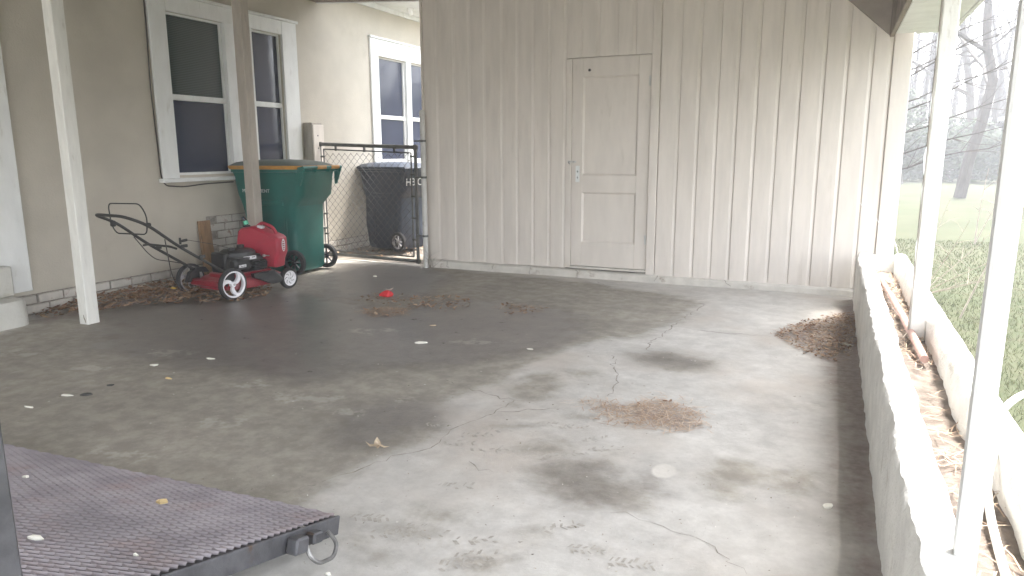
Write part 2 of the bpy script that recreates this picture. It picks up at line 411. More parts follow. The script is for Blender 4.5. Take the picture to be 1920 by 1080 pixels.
DIRT = [pp([(1460, 625), (1500, 610), (1560, 597), (1600, 590), (1605, 640), (1560, 668), (1515, 652)]),
        pp([(1140, 764), (1235, 756), (1296, 774), (1300, 798), (1245, 797), (1180, 788)]), pp([(1548, 590), (1600, 555), (1640, 555), (1665, 1085), (1600, 1085), (1572, 930), (1566, 760), (1552, 700), (1525, 665)]),
        pp([(60, 600), (150, 578), (330, 535), (420, 540), (360, 552), (190, 580), (90, 604)])]
xs = np.concatenate([np.arange(-5.94, .235, .03), [.236]]); ys = np.concatenate([np.arange(-3, .3, .3), np.arange(.3, 3.0, .025), np.arange(3.0, 7.22, .04)])
SCUFF = [ell(40, 662, 45, 6), ell(570, 745, 70, 10), ell(480, 722, 45, 6), ell(650, 772, 40, 6), ell(230, 850, 70, 12), ell(760, 745, 30, 5), ell(160, 690, 40, 5), ell(420, 790, 50, 7), ell(330, 660, 60, 5), ell(900, 640, 60, 5), ell(700, 620, 50, 4)]
PALE = [ell(1245, 881, 22, 13), ell(1180, 868, 46, 16)]
X, Y = np.meshgrid(xs, ys)
sd = {k: np.clip(np.max([poly_sd(p, X, Y) for p in L], axis=0), -.6, .6) for k, L in (('wet', WET), ('damp', DAMP), ('dirt', DIRT), ('pale', PALE[:1]), ('scuff', SCUFF))}
Z = np.array([[.006*mnoise.noise(Vector((x*1.1, y*1.1, 0))) for x in xs] for y in ys])
mb = MB(); nxs = len(xs)
mb.add(list(zip(X.ravel().tolist(), Y.ravel().tolist(), (Z.ravel()-.004).tolist())),
       [[j*nxs+i, j*nxs+i+1, (j+1)*nxs+i+1, (j+1)*nxs+i] for j in range(len(ys)-1) for i in range(nxs-1)])
nflat = len(mb.v)
def fz(x, y): return -.004+.006*mnoise.noise(Vector((x*1.1, y*1.1, 0)))
# cracks: thin jagged ribbons in the slab
def crack(px, w=.007):
    P = [ground(*p) for p in px]; pts = []
    for a, b in zip(P, P[1:]):
        k = max(2, int((b-a).length/.035))
        for i in range(k):
            q = a.lerp(b, i/k); pts.append(Vector((q.x+rng.gauss(0, .010), q.y+rng.gauss(0, .010), 0)))
    pts.append(P[-1]); vs = []
    for i, p in enumerate(pts):
        t = (pts[min(i+1, len(pts)-1)]-pts[max(i-1, 0)]); t.z = 0; t.normalize(); nrm = Vector((-t.y, t.x, 0))
        ww = w*rng.uniform(.25, 1.2)*(.3 if i in (0, len(pts)-1) else 1)
        z = fz(p.x, p.y)+.0016
        vs += [(p.x+nrm.x*ww, p.y+nrm.y*ww, z), (p.x-nrm.x*ww, p.y-nrm.y*ww, z)]
    mb.m = 1; mb.add(vs, [[2*i, 2*i+1, 2*i+3, 2*i+2] for i in range(len(pts)-1)]); mb.m = 0
crack([(1120, 527), (1150, 543), (1190, 553), (1250, 560), (1322, 570)], .007)
crack([(1322, 570), (1290, 590), (1268, 606), (1215, 645), (1212, 655)], .005)
crack([(1300, 617), (1370, 625), (1455, 630)], .006)
crack([(1150, 665), (1153, 690), (1158, 708), (1145, 735), (1138, 742)], .004)
crack([(830, 710), (870, 725), (935, 743), (965, 750)], .004)
crack([(965, 750), (930, 770), (915, 780), (880, 790), (850, 805), (815, 835), (740, 855), (640, 890), (560, 915), (490, 930)], .0026)
crack([(925, 772), (1000, 768), (1050, 765)], .003)
crack([(1150, 955), (1240, 985), (1330, 1020), (1400, 1075)], .0016)
crack([(880, 865), (895, 880), (925, 885)], .003)
# damp shoe-tread prints
def tread(cx, cy, ang, rows=7, s=.62):
    c = ground(cx, cy); a = R(ang); ux = Vector((math.cos(a), math.sin(a), 0)); uy = Vector((-ux.y, ux.x, 0))
    mb.m = 2
    for i in range(rows):
        for j in range(2):
            if rng.random() < .3: continue
            o = c+ux*((i-rows/2)*.034*s+rng.gauss(0, .004))+uy*((j-.5)*.05*s+rng.gauss(0, .004))
            sk = ux*(.018*s*(1 if j else -1)); h = ux*(.0095*s*rng.uniform(.5, 1.4)); w = uy*(.021*s*rng.uniform(.5, 1.2))
            q = [o-h-w-sk*.5, o+h-w-sk*.5, o+h+w+sk*.5, o-h+w+sk*.5]
            mb.add([(p.x, p.y, fz(p.x, p.y)+.0014) for p in q], [[0, 1, 2, 3]])
    mb.m = 0
for a in ((830, 795, 20), (900, 815, 24), (935, 806, 30), (915, 843, 10), (970, 842, 15), (865, 830, 18), (1040, 855, 35), (1085, 848, 40), (1120, 822, 40), (1145, 840, 30), (1040, 795, 25), (770, 990, 30), (810, 1000, 20), (740, 1000, 28), (870, 1055, 35), (900, 1040, 30), (1060, 985, 50), (860, 910, 25), (700, 970, 20), (1100, 1030, 10), (1190, 1055, 15), (1080, 800, 20), (900, 1010, 30)): tread(*a)
fo = mb.build('floor_slab', [M_['floor'], M_['crack'], M_['tread']], recalc=False)
for k in sd:
    at = fo.data.attributes.new(k, 'FLOAT', 'POINT')
    arr = np.full(len(fo.data.vertices), -.5, np.float32); arr[:nflat] = sd[k].ravel(); at.data.foreach_set('value', arr)
tag(fo, kind='structure')
fo.data.shade_smooth()
mb = MB(); mb.box((-8, -16, -.15), (3.2, -3.002, -.012), .01); tag(mb.build('driveway', M_['step']), kind='structure')  # driveway unseen behind the camera, added to bounce light onto the lower shed wall
mb = MB(); mb.box((-5.95, -3.0, -.12), (.236, 7.2, -.03), .01); tag(mb.build('slab_base', M_['step']), kind='structure')

# ------------------------------------------------------------------ house
house = thing('house', 'cream stucco house wall with white framed windows along the left side', 'house', (HX, 5, 0))
H = dict(parent=house, world=True)
def wall_with_holes(mb, x0, x1, ylo, yhi, zlo, zhi, holes):
    ysplit = sorted({ylo, yhi, *[h[0] for h in holes], *[h[1] for h in holes]})
    for a, b in zip(ysplit, ysplit[1:]):
        hs = [h for h in holes if h[0] <= a and h[1] >= b]
        segs = [(zlo, zhi)] if not hs else [(zlo, hs[0][2]), (hs[0][3], zhi)]
        for z0, z1 in segs:
            mb.add([(x1, a, z0), (x1, b, z0), (x1, b, z1), (x1, a, z1)], [[0, 1, 2, 3]])
    for a, b, z0, z1 in holes:
        mb.add([(x1, a, z0), (x1, b, z0), (x1, b, z1), (x1, a, z1), (x0, a, z0), (x0, b, z0), (x0, b, z1), (x0, a, z1)],
               [[0, 1, 5, 4], [1, 2, 6, 5], [2, 3, 7, 6], [3, 0, 4, 7], [4, 5, 6, 7]])
    mb.add([(x0-4, ylo, zlo), (x1, ylo, zlo), (x1, ylo, zhi), (x0-4, ylo, zhi)], [[0, 1, 2, 3]])
    mb.add([(x0-4, yhi, zlo), (x1, yhi, zlo), (x1, yhi, zhi), (x0-4, yhi, zhi)], [[0, 1, 2, 3]])
    mb.add([(x0-4, ylo, zlo), (x0-4, yhi, zlo), (x0-4, yhi, zhi), (x0-4, ylo, zhi)], [[0, 1, 2, 3]])
mb = MB()
wall_with_holes(mb, HX-.14, HX, -4, 14, .165, 3.30, [(5.2, 6.78, 1.08, 2.63), (8.72, 10.24, 1.16, 2.61)])
mb.build('stucco_wall', M_['stucco'], **H)
mb = MB(); mb.m = 0
mb.box((HX-.2, -4, -.1), (HX-.02, 14, .163), .002); mb.m = 1
for row in range(2):
    y = -1.0+(.11 if row else 0); z0 = .004+row*.081
    while y < 12:
        L = .205+rng.uniform(-.006, .006)
        mb.box((HX-.10, y, z0), (HX+.004+rng.uniform(-.006, .004), y+L, z0+.068+rng.uniform(-.003, .002)), .006); y += L+.014
mb.m = 1
for row in range(2, 8):   # bare painted-brick patch where the stucco stops short, behind the mower
    y = 5.53+(.11 if row % 2 else 0); z0 = .004+row*.081
    mb.m = 0; mb.box((HX-.01, 5.50, z0-.006), (HX+.002, 6.9, z0+.076), .001); mb.m = 1
    while y < 6.8:
        L = .205; mb.box((HX-.01, y, z0), (HX+.007+rng.uniform(-.002, .003), y+L, z0+.068), .005); y += L+.012
mb.build('brick_plinth', [M_['mortar'], M_['brick']], **H)
mb = MB(); mb.box((HX-.05, 3.1, .20), (HX+.045, 3.635, 3.29), .006); mb.build('corner_board', M_['trim'], **H)
def window(y0, y1, z0, z1, glasses, zr0, zr1, zg0, zg1, sill_z, blind0):
    # casing boards stand proud of the stucco; sashes and panes sit back in the opening
    m = MB(); x0, x1 = HX+.001, HX+.032
    e = glasses
    m.box((x0, y0, z0), (x1, e[0][0]-.02, z1), .004)
    m.box((x0, e[-1][1]+.02, z0), (x1, y1, z1), .004)
    m.box((x0, e[0][0]-.02+.001, zg1+.02), (x1-.002, e[-1][1]+.02-.001, z1), .004)
    m.box((x0-.02, e[0][1]+.02, zg0-.02), (x1-.003, e[1][0]-.02, zg1+.02), .004)
    m.box((x0, y0-.02, z1+.001), (x1+.02, y1+.02, z1+.03), .004)
    w = m.build('window', M_['trim'], **H)
    for k, (a, b) in enumerate(glasses):
        s = MB(); xs0, xs1 = HX-.055, HX-.02
        s.box((xs0, a-.05, zg0-.05), (xs1, a, zg1+.04), .003); s.box((xs0, b, zg0-.05), (xs1, b+.05, zg1+.04), .003)
        s.box((xs0, a, zg1), (xs1-.001, b, zg1+.04), .003); s.box((xs0, a, zg0-.05), (xs1-.001, b, zg0), .003)
        s.box((xs0, a, zr0), (xs1+.006, b, zr1), .003)
        s.build('sash', M_['trim'], w, world=True)
        p = MB(); p.box((HX-.050, a, zr1), (HX-.044, b, zg1), .001); p.build('upper_pane', M_['glass_blind' if (blind0 and k == 0) else 'glass'], w, world=True)
        p = MB(); p.box((HX-.050, a, zg0), (HX-.044, b, zr0), .001); p.build('lower_pane', M_['glass'], w, world=True)
    s = MB(); s.box((HX-.02, y0-.03, sill_z), (HX+.07, y1+.03, z0-.001), .006); s.build('sill', M_['trim'], w, world=True)
window(5.0, 7.03, 1.055, 2.78, [(5.215, 5.90), (6.33, 6.765)], 1.81, 1.865, 1.105, 2.61, 1.015, True)
window(8.53, 10.42, 1.155, 2.84, [(8.735, 9.41), (9.58, 10.22)], 1.765, 1.82, 1.20, 2.595, 1.115, False)
mb = MB(); mb.box((HX-.3, 7.3, 3.30), (HX+.66, 14.3, 3.33), .003); mb.box((HX+.66, 7.3, 3.28), (HX+.69, 14.3, 3.46), .003); mb.box((HX+.001, 7.3, 3.235), (HX+.03, 14, 3.298), .004)
mb.build('eave', M_['trim'], **H)
mb = MB(); mb.prism([(-10.6, 3.5), (HX+.72, 3.47), (HX+.72, 3.53), (-8.2, 5.0), (-10.6, 3.6)], lambda u, v, s_: (u, -4.3 if s_ == 0 else 14.4, v)); mb.build('roof', M_['roofing'], **H)
mb = MB()
pts = [(HX+.012, 4.985, 3.2), (HX+.012, 4.98, 2.4), (HX+.012, 4.965, 1.9), (HX+.012, 4.985, 1.3), (HX+.012, 4.99, 1.07), (HX+.014, 5.03, .985), (HX+.016, 5.25, .965), (HX+.016, 5.5, .985), (HX+.014, 5.9, .99)]
mb.tube(rounded(pts, .08), .0065, 6); mb.build('wall_cable', M_['cable'], **H)
# small white fittings under the eave
for q, (x, y) in enumerate(((-5.66, 9.16), (-5.70, 9.72))):
    m = MB(); m.tube([(x, y, 3.30), (x, y, 3.285), (x, y, 3.28), (x, y, 3.22), (x, y, 3.20)], [.05, .05, .035, .04, .02], 12)
    m.build('eave_fitting', M_['ceramic'], smooth=True, **H)

# entry steps at far left
st = thing('entry_steps', 'cream painted concrete steps with a rounded lower tread at left edge', 'steps', (-5.8, 3.0, 0))
mb = MB(); mb.loft([(-5.79, 2.6, .20, .84, .14, -.02), (-5.79, 2.6, .195, .835, .14, .17), (-5.79, 2.6, .18, .82, .13, .195), (-5.79, 2.6, .15, .80, .12, .20)], 6); mb.build('lower_step', M_['step'], st, True, True)
mb = MB(); mb.box((-5.90, 1.6, .201), (-5.80, 3.43, .44), .012); mb.build('upper_step', M_['step'], st, False, True)

# wooden board leaning at the wall
mb = MB(); mb.box((-.017, -.072, 0), (.017, .072, .61), .004)
bd = mb.build('wood_board', M_['old_wood']); bd.location = (HX+.07, 5.44, .002); bd.rotation_euler = (0, R(-4), 0)
tag(bd, 'weathered orange brown board propped upright against the brick behind the mower', 'board')

# ------------------------------------------------------------------ shed
shed = thing('shed', 'cream garden shed with vertical board siding across the back of the carport', 'shed', (-1.9, SY, 0))
S_ = dict(parent=shed, world=True)
edges_l = [-4.235, -4.049, -3.843, -3.654, -3.476, -3.269, -3.091, -2.91, -2.727, -2.558]
edges_r = [-1.598, -1.406, -1.22, -1.047, -.874, -.699, -.514, -.337, -.146, .036, .227, .372]
door_edges = [-2.558, -2.40, -2.215, -2.03, -1.85, -1.598]
mb = MB()
def board(x0, x1, z0, z1):
    wob = rng.uniform(-.002, .002)
    pr = [(x0+.003, SY+.02), (x0+.003, SY-.008+wob), (x0+.007, SY-.012+wob), (x1-.032, SY-.012+wob), (x1-.010, SY-.005), (x1, SY-.003), (x1+.003, SY+.004), (x1+.003, SY+.02)]
    mb.prism(pr, lambda u, v, s_: (u, v, z0 if s_ == 0 else z1))
for a, b in zip(edges_l, edges_l[1:]): board(a, b, .085+rng.uniform(-.006, .004), 3.06)
for a, b in zip(edges_r, edges_r[1:]): board(a, b, .063+rng.uniform(-.006, .004), 3.06)
for a, b in zip(door_edges, door_edges[1:]): board(a, b, 2.222, 3.06)
mb.build('front_siding', M_['siding'], **S_)
mb = MB()
for a in (-4.235, .50):
    mb.box((a if a < 0 else a-.02, SY+.021, .06), (a+.02 if a < 0 else a, 8.6, 3.06), .002)
mb.box((-4.21, 8.58, .06), (.48, 8.6, 3.06), .002); mb.box((-4.21, SY+.022, .06), (-2.60, SY+.04, 3.05), .001); mb.box((-1.62, SY+.022, .06), (.48, SY+.04, 3.05), .001)
mb.build('side_wall', M_['siding'], **S_)
mb = MB(); mb.box((.377, SY-.022, .06), (.522, SY+.019, 2.9), .005); mb.build('corner_board', M_['siding'], **S_)
mb = MB(); mb.box((-4.262, SY-.02, .08), (-4.237, SY+.02, 3.06), .004); mb.build('corner_board', M_['siding'], **S_)
mb = MB(); mb.box((-4.5, SY-.4, 3.062), (.45, 8.75, 3.15), .004); mb.build('roof', M_['roofing'], **S_)
mb = MB(); k = 60; vs = []
for i in range(k+1):
    x = -4.25+4.478*i/k; zt = .085-.02*i/k+.006*mnoise.noise(Vector((x*5, 0, 0)))
    yo = SY-.045-.012*mnoise.noise(Vector((x*3, 2, 0)))
    vs += [(x, yo-.015+.01*mnoise.noise(Vector((x*7, 9, 0))), -.03), (x, yo, zt-.02), (x, yo+.02, zt-.004), (x, SY+.03, zt)]
mb.add(vs, [[4*i+j, 4*i+j+1, 4*i+5+j, 4*i+4+j] for i in range(k) for j in range(3)])
mb.m = 1
for x in (-4.16, -3.95, -3.37, -2.93, -2.42, -1.55, -.9):
    z = .075; xx = x; q = []
    for i in range(6):
        q.append((xx, SY-.064-.004*i*.3, z)); xx += rng.uniform(-.02, .03); z -= rng.uniform(.006, .02)
    mb.tube(q, [.004*rng.uniform(.5, 1.2) for _ in q], 5)
mb.m = 0
mb.build('foundation', [M_['found'], M_['crack']], smooth=True, **S_)
# door
mb = MB(); X0, X1, Z0, Z1 = -2.493, -1.689, .116, 2.217; yf = SY-.006; yb = SY+.03
p1 = (-2.378, -1.812, 1.06, 2.035); p2 = (-2.378, -1.812, .37, .885)
def fr(a, b, c, d): mb.box((a, yf, c), (b, yb, d), .003)
fr(X0, p1[0], Z0, Z1); fr(p1[1], X1, Z0, Z1)
fr(p1[0]+.0005, p1[1]-.0005, p1[3], Z1); fr(p1[0]+.0005, p1[1]-.0005, p2[3], p1[2]); fr(p1[0]+.0005, p1[1]-.0005, Z0, p2[2])
for a, b, c, d in (p1, p2):
    mb.add([(a, yf+.003, c), (b, yf+.003, c), (b, yf+.003, d), (a, yf+.003, d), (a+.016, yf+.015, c+.016), (b-.016, yf+.015, c+.016), (b-.016, yf+.015, d-.016), (a+.016, yf+.015, d-.016)],
           [[0, 1, 5, 4], [1, 2, 6, 5], [2, 3, 7, 6], [3, 0, 4, 7], [4, 5, 6, 7]])
door = mb.build('door', M_['door'], **S_)
mb = MB(); mb.box((-2.448, yf-.005, .99), (-2.405, yf-.0005, 1.155), .002); mb.m = 1
mb.box((-2.432, yf-.007, 1.088), (-2.421, yf-.004, 1.105), .001); mb.box((-2.430, yf-.007, 1.025), (-2.423, yf-.004, 1.045), .001)
mb.build('lock_plate', [M_['trim'], M_['scrap_d']], door, world=True)
mb = MB(); mb.box((-2.535, yf-.012, 1.186), (-2.44, yf-.006, 1.206), .002); mb.m = 1
mb.tube([(-2.515, yf-.012, 1.20), (-2.52, yf-.022, 1.185), (-2.505, yf-.02, 1.17)], .004, 6); mb.tube([(-2.475, yf-.013, 1.194), (-2.462, yf-.013, 1.196)], .004, 6)
mb.build('hasp', [M_['pole'], M_['steel']], door, True, True)
mb = MB(); mb.tube([(-2.315, yf-.004, 2.098), (-2.315, yf+.004, 2.098)], .014, 10); mb.build('knot_hole', M_['scrap_d'], door, False, True)
for z in (1.97, .42):
    mb = MB(); mb.tube([(-1.694, yf-.009, z-.05), (-1.694, yf-.009, z+.05)], .006, 8); mb.box((-1.712, yf-.004, z-.045), (-1.700, yf-.001, z+.045), .001); mb.build('hinge', M_['pole'], door, True, True)
mb = MB(); mb.box((-1.685, SY-.024, .062), (-1.602, SY+.01, 2.9), .004); mb.build('door_casing', M_['siding'], **S_)
mb = MB(); mb.box((-2.556, SY-.014, .088), (-2.497, SY+.01, 2.215), .004)
mb.build('door_casing', M_['siding'], **S_)
mb = MB(); mb.box((-2.497, SY-.03, .088), (-1.69, SY+.03, .112), .004); mb.build('door_sill', M_['found'], **S_)

# ------------------------------------------------------------------ carport roof
cp = thing('carport_roof', 'dark timbered carport roof with white soffit above the planter', 'roof', (-2.5, 3, 2.24))
P_ = dict(parent=cp, world=True)
mb = MB(); mb.prism([(HX+.002, 3.10), (.72, 2.66), (.72, 2.72), (HX+.002, 3.20)], lambda u, v, s_: (u, -1.8 if s_ == 0 else 7.05, v)); mb.build('ceiling_deck', M_['dark_wood'], **P_)
mb = MB(); mb.prism([(HX+.002, 3.10), (-4.50, 3.005), (-4.50, 3.09), (HX+.002, 3.20)], lambda u, v, s_: (u, 7.052 if s_ == 0 else 7.46, v)); mb.build('gap_roof_deck', M_['dark_wood'], **P_)
mb = MB(); mb.prism([(HX+.002, 3.09), (-4.50, 2.995), (-4.50, 3.10), (HX+.002, 3.21)], lambda u, v, s_: (u, 7.462 if s_ == 0 else 7.485, v)); mb.build('rear_fascia', M_['trim'], **P_)
mb = MB(); mb.box((.372, -1.8, 2.24), (.76, 6.90, 2.262), .003); mb.box((.762, -1.8, 2.235), (.79, 6.98, 2.73), .003); mb.box((.52, 6.902, 2.24), (.76, 6.98, 2.60), .003)
mb.build('soffit', M_['trim'], **P_)
mb = MB(); mb.box((.335, -1.8, 2.238), (.370, 7.06, 2.645), .004); mb.build('beam', M_['dark_wood'], **P_)
mb = MB(); mb.prism([(.334, 2.25), (.334, 2.62), (-.10, 2.66), (-.05, 2.6)], lambda u, v, s_: (u, 7.02 if s_ == 0 else 7.06, v)); mb.build('corner_wedge', pmat('corner_wedge_brown', (.34, .30, .26), .8, .1, 6), **P_)  # brown wedge built in place of a dark patch at the wall top
for y in (.2, 2.4, 4.6):
    mb = MB(); mb.prism([(HX+.01, 2.97), (.33, 2.55), (.33, 2.655), (HX+.01, 3.098)], lambda u, v, s_: (u, y if s_ == 0 else y+.045, v)); mb.build('rafter', M_['dark_wood'], **P_)

def post(name, x, y, w, z0, z1, mat, label):
    m = MB(); k = 10; vs = []
    for i in range(k+1):
        t = i/k; dx = .003*mnoise.noise(Vector((x, y, t*4))); dy = .003*mnoise.noise(Vector((y, x, t*4)))
        c = .006; h = w/2
        for sx, sy in ((-1, -1), (1, -1), (1, 1), (-1, 1)):
            q = [(sx*h, sy*(h-c)), (sx*(h-c), sy*h)]
            if sx*sy < 0: q = q[::-1]
            # keep the ring order going round
            vs += [(a+dx, b+dy, z0+(z1-z0)*t) for a, b in q]
    fs = [[i*8+j, i*8+(j+1) % 8, (i+1)*8+(j+1) % 8, (i+1)*8+j] for i in range(k) for j in range(8)]+[list(range(8)), [k*8+j for j in range(8)]]
    # order ring by angle
    ring = sorted(range(8), key=lambda j: math.atan2(vs[j][1], vs[j][0]))
    vs2 = [vs[i*8+j] for i in range(k+1) for j in ring]
    m.add(vs2, fs)
    o = m.build(name, mat); o.location = (x, y, 0); tag(o, label, 'post', 'carport posts'); return o
_d = _f+CR*((1833-960)/FPX)-CU*((840-540)/FPX); NP = (_d.x*1.72/_d.y, 1.72)
p1_ = post('wooden_post', -5.221, 3.61, .10, 0, 2.975, M_['post'], 'white painted carport post standing on the slab beside the entry steps')
m = MB(); m.tube([(.008, -.0515, .075), (.012, -.0515, .05), (.022, -.0512, .03), (.026, -.0512, .012)], [.002, .005, .005, .003], 5); m.build('split_mark', M_['twig'], p1_)
post('wooden_post', -5.477, 5.70, .112, 0, 2.99, M_['post_taupe'], 'taupe carport post rising in front of the green wheeled cart')
pf = post('wooden_post', .470, 4.37, .078, .22, 2.239, M_['post'], 'peeling white post standing in the planter by the pink pipe')
for z, w in ((1.22, .035), (.75, .02), (1.5, .018), (1.05, .016), (1.8, .02), (.55, .015)):
    m = MB(); m.prism([(-.01, z-.09*w/.035), (w*.5, z-.03), (w*.8, z+.05), (w*.3, z+.10), (-.012, z+.06)], lambda u, v, s_: (-.042-u*.5, -.041-u*.2+s_*.002, v))
    m.build('paint_flake', M_['trim'], pf)
m = MB(); m.box((-.046, -.043, .30), (-.038, -.012, 2.1), .001); m.build('peeled_strip', pmat('bare_grey_wood', (.36, .33, .29), .8, .2, 12, .3, 50, stretch=(3, 3, .5)), pf)
post('steel_post', *NP, .043, .20, 2.239, M_['trim'], 'thin bright white post nearest the camera at the right edge')

# ------------------------------------------------------------------ gate and its posts
gp = thing('gate_pole', 'slim round steel pole with domed cap at the shed corner holding the gate', 'pole', (-4.21, 7.0, 0))
m = MB(); m.tube([(0, 0, -.03), (0, 0, 1.71)], .029, 14); m.build('tube', M_['pole'], gp, True)
m = MB(); m.tube([(0, 0, 1.70), (0, 0, 1.735), (0, 0, 1.752), (0, 0, 1.76)], [.034, .034, .024, .006], 14); m.build('cap', M_['pole'], gp, True)
for z in (.36, 1.02, 1.42):
    m = MB(); m.tube([(0, 0, z-.012), (0, 0, z+.012)], .034, 14); m.tube([(-.03, -.004, z), (-.09, .0, z), (-.13, .03, z)], .009, 6); m.build('hinge_clamp', M_['gate'], gp, True)
gt = thing('chain_link_gate', 'grey chain link gate closing the gap between house and shed', 'gate', (-4.355, 7.07, 0))
gt.rotation_euler = (0, 0, math.atan2(.145, -1.465))
# local: +x runs from the hinge to the latch
L = 1.462
m = MB(); fo_ = .019
def gz(x): return 1.352+.048*x/L
m.tube([(0, 0, .045), (0, 0, gz(0))], fo_, 8); m.tube([(L, 0, .045), (L, 0, gz(L))], fo_, 8)
m.tube([(0, 0, gz(0)), (L, 0, gz(L))], fo_*1.15, 8); m.tube([(0, 0, .05), (L, 0, .05)], fo_, 8)
for x in (0, L):
    for z in (.05, gz(x)): m.box((x-.028, -.024, z-.028), (x+.028, .024, z+.028), .01)
m.build('frame', M_['gate'], gt, True)
m = MB()
for x in (.062, L-.062): m.tube([(x, 0, .10), (x, 0, gz(x)-.06)], .009, 6)
m.tube([(.062, 0, gz(0)-.062), (L-.062, 0, gz(L)-.062)], .009, 6); m.tube([(.062, 0, .10), (L-.062, 0, .10)], .009, 6)
for x in (.03, L-.03):
    for z in (.3, .55, .8, 1.05, 1.25): m.box((x-.045, -.012, z-.011), (x+.045, .012, z+.011), .004)
for x in (.3, .75, 1.2): m.box((x-.012, -.012, gz(x)-.075), (x+.012, .012, gz(x)), .004)
m.build('tension_bar', M_['gate'], gt, True)
m = MB(); pw, ph = .0475, .0475; k = 0
x = .062
while x < L-.07:
    pts = []; z = .10; j = k % 2; k += 1
    while z <= gz(x)-.06:
        pts.append((x+(pw if j % 2 else 0), .003*(1 if j % 2 else -1), z)); z += ph; j += 1
    m.tube(pts, .0029, 4, False); x += pw
m.build('chain_mesh', M_['wire'], gt)
m = MB(); m.tube([(L, 0, .37), (L+.05, -.01, .38), (L+.085, -.02, .36)], .009, 6); m.tube([(L+.06, -.01, .38), (L+.075, -.01, .42)], .007, 6); m.box((L-.03, -.026, .355), (L+.03, .026, .385), .006)
m.build('latch', M_['gate'], gt, True)
M_['timber'] = pmat('weathered_taupe_timber', (.34, .31, .27), .7, .1, 8, .3, 50, stretch=(3, 3, .7))
gw = thing('gate_post', 'short square timber post fixed to the house wall beside the gate', 'post', (-5.87, 7.19, 0))
m = MB(); m.box((-.075, -.10, -.03), (.055, .09, 1.655), .005); m.build('timber', M_['timber'], gw)
m = MB(); m.box((.0555, -.098, -.02), (.075, .10, 1.63), .004); m.m = 1
for z in (.5, 1.1, 1.35, 1.5): m.tube([(.074, -.02, z), (.080, -.02, z)], .008, 8)
m.build('facing_board', [M_['siding'], M_['steel']], gw)

# ------------------------------------------------------------------ wheeled carts
def spoke_wheel(parent, c, r, w, spokes, mt, mr, rimr=.72):
    # axis along local Y
    def yz(m):  # lathe is about X: swap to Y
        m.v = [(c[0]+(v[1]), c[1]+v[0], c[2]+v[2]) for v in m.v]
    m = MB(); h = w/2
    m.lathe([(-h, r*rimr), (-h, r*.93), (-h*.7, r), (h*.7, r), (h, r*.93), (h, r*rimr)], (0, 0, 0), 28); yz(m)
    wh = m.build('wheel', mt, parent, True)
    m = MB(); m.lathe([(-h*.5, r*(rimr-.07)), (-h*.9, r*(rimr-.02)), (-h*.9, r*rimr), (h*.9, r*rimr), (h*.9, r*(rimr-.02)), (h*.5, r*(rimr-.07))], (0, 0, 0), 28)
    m.lathe([(-h*.9, .001), (-h*.9, r*.13), (-h*.5, r*.18), (h*.5, r*.18), (h*.9, r*.13), (h*.9, .001)], (0, 0, 0), 14)
    for i in range(spokes):
        a = 2*math.pi*i/spokes
        T = Matrix.Rotation(a, 4, 'X'); m.box((-h*.5, -r*.035, r*.14), (h*.5, r*.035, r*(rimr-.03)), .003, T)
    yz(m); m.build('rim', mr, wh, True)
    return wh
def cart(name, label, loc, rz, sc, mb_, ml, medge, mrim, tb=1.0):
    t = thing(name, label, 'trash cart', loc, rz, 'wheeled rubbish carts'); s = sc
    def q(rings): return [tuple(v*s for v in rr) for rr in rings]
    m = MB()
    m.loft(q([(.30-.285*tb, 0, .245*tb, .235, .05, .02), (.30-.28*tb, 0, .265*tb, .25, .055, .06), (.29-.29*tb, 0, .280*tb, .262, .06, .34), (-.032, 0, .325, .276, .07, .69), (-.02, 0, .352, .281, .075, .735), (.0, 0, .395, .29, .08, .80), (-.005, 0, .42, .303, .08, 1.0), (-.005, 0, .43, .308, .08, 1.03), (-.005, 0, .445, .322, .085, 1.033), (-.005, 0, .445, .322, .085, 1.058)]), 5)
    m.build('body', mb_, t, True)
    m = MB()
    for z, hx, o in ((.30, .262, .2725), (.50, .29, .279)):
        pass
    m.box((-.17*s, -.295*s, .70*s), (.18*s, -.272*s, .755*s), .012); m.box((-.2*s, -.274*s, .20*s), (-.17*s, -.262*s, .66*s), .006); m.box((.17*s, -.274*s, .20*s), (.2*s, -.262*s, .66*s), .006)
    m.build('side_rib', mb_, t, True)
    m = MB(); m.loft(q([(-.03, 0, .435, .325, .09, 1.060), (-.03, 0, .445, .332, .09, 1.075), (-.03, 0, .445, .332, .09, 1.095)]), 5); m.build('lid_rim', medge, t, True)
    m = MB(); m.loft(q([(-.03, 0, .440, .327, .09, 1.0955), (-.05, 0, .37, .28, .10, 1.128), (-.07, 0, .24, .20, .10, 1.148), (-.07, 0, .08, .08, .05, 1.154)]), 5); m.build('lid', ml, t, True)
    m = MB(); m.tube([(.465*s, -.33*s, 1.075*s), (.465*s, .33*s, 1.075*s)], .017*s, 10)
    for y in (-.31, -.12, .12, .31): m.box((.41*s, (y-.018)*s, 1.03*s), (.478*s, (y+.018)*s, 1.085*s), .008)
    for y in (-.31, .31): m.prism([(.40*s, .90*s), (.42*s, .90*s), (.475*s, 1.05*s), (.475*s, 1.08*s), (.40*s, 1.08*s)], lambda u, v, s_: (u, (y-.012+s_*.024)*s, v))
    m.build('handle_bar', mb_, t, True)
    for y0, y1 in ((-.10, .05), (.14, .28)):
        m = MB(); m.tube([(.465*s, y0*s, 1.076*s), (.465*s, y1*s, 1.076*s)], .020*s, 10); m.build('hinge_sleeve', medge, t, True)
    m = MB(); m.tube([(.268*s, -.285*s, .131*s), (.268*s, .285*s, .131*s)], .013, 8); m.build('axle', M_['steel'], t, True)
    for y in (-.278, .278): spoke_wheel(t, (.268*s, y*s, .131*s), .128*s, .05*s, 8, M_['rubber'], mrim)
    return t
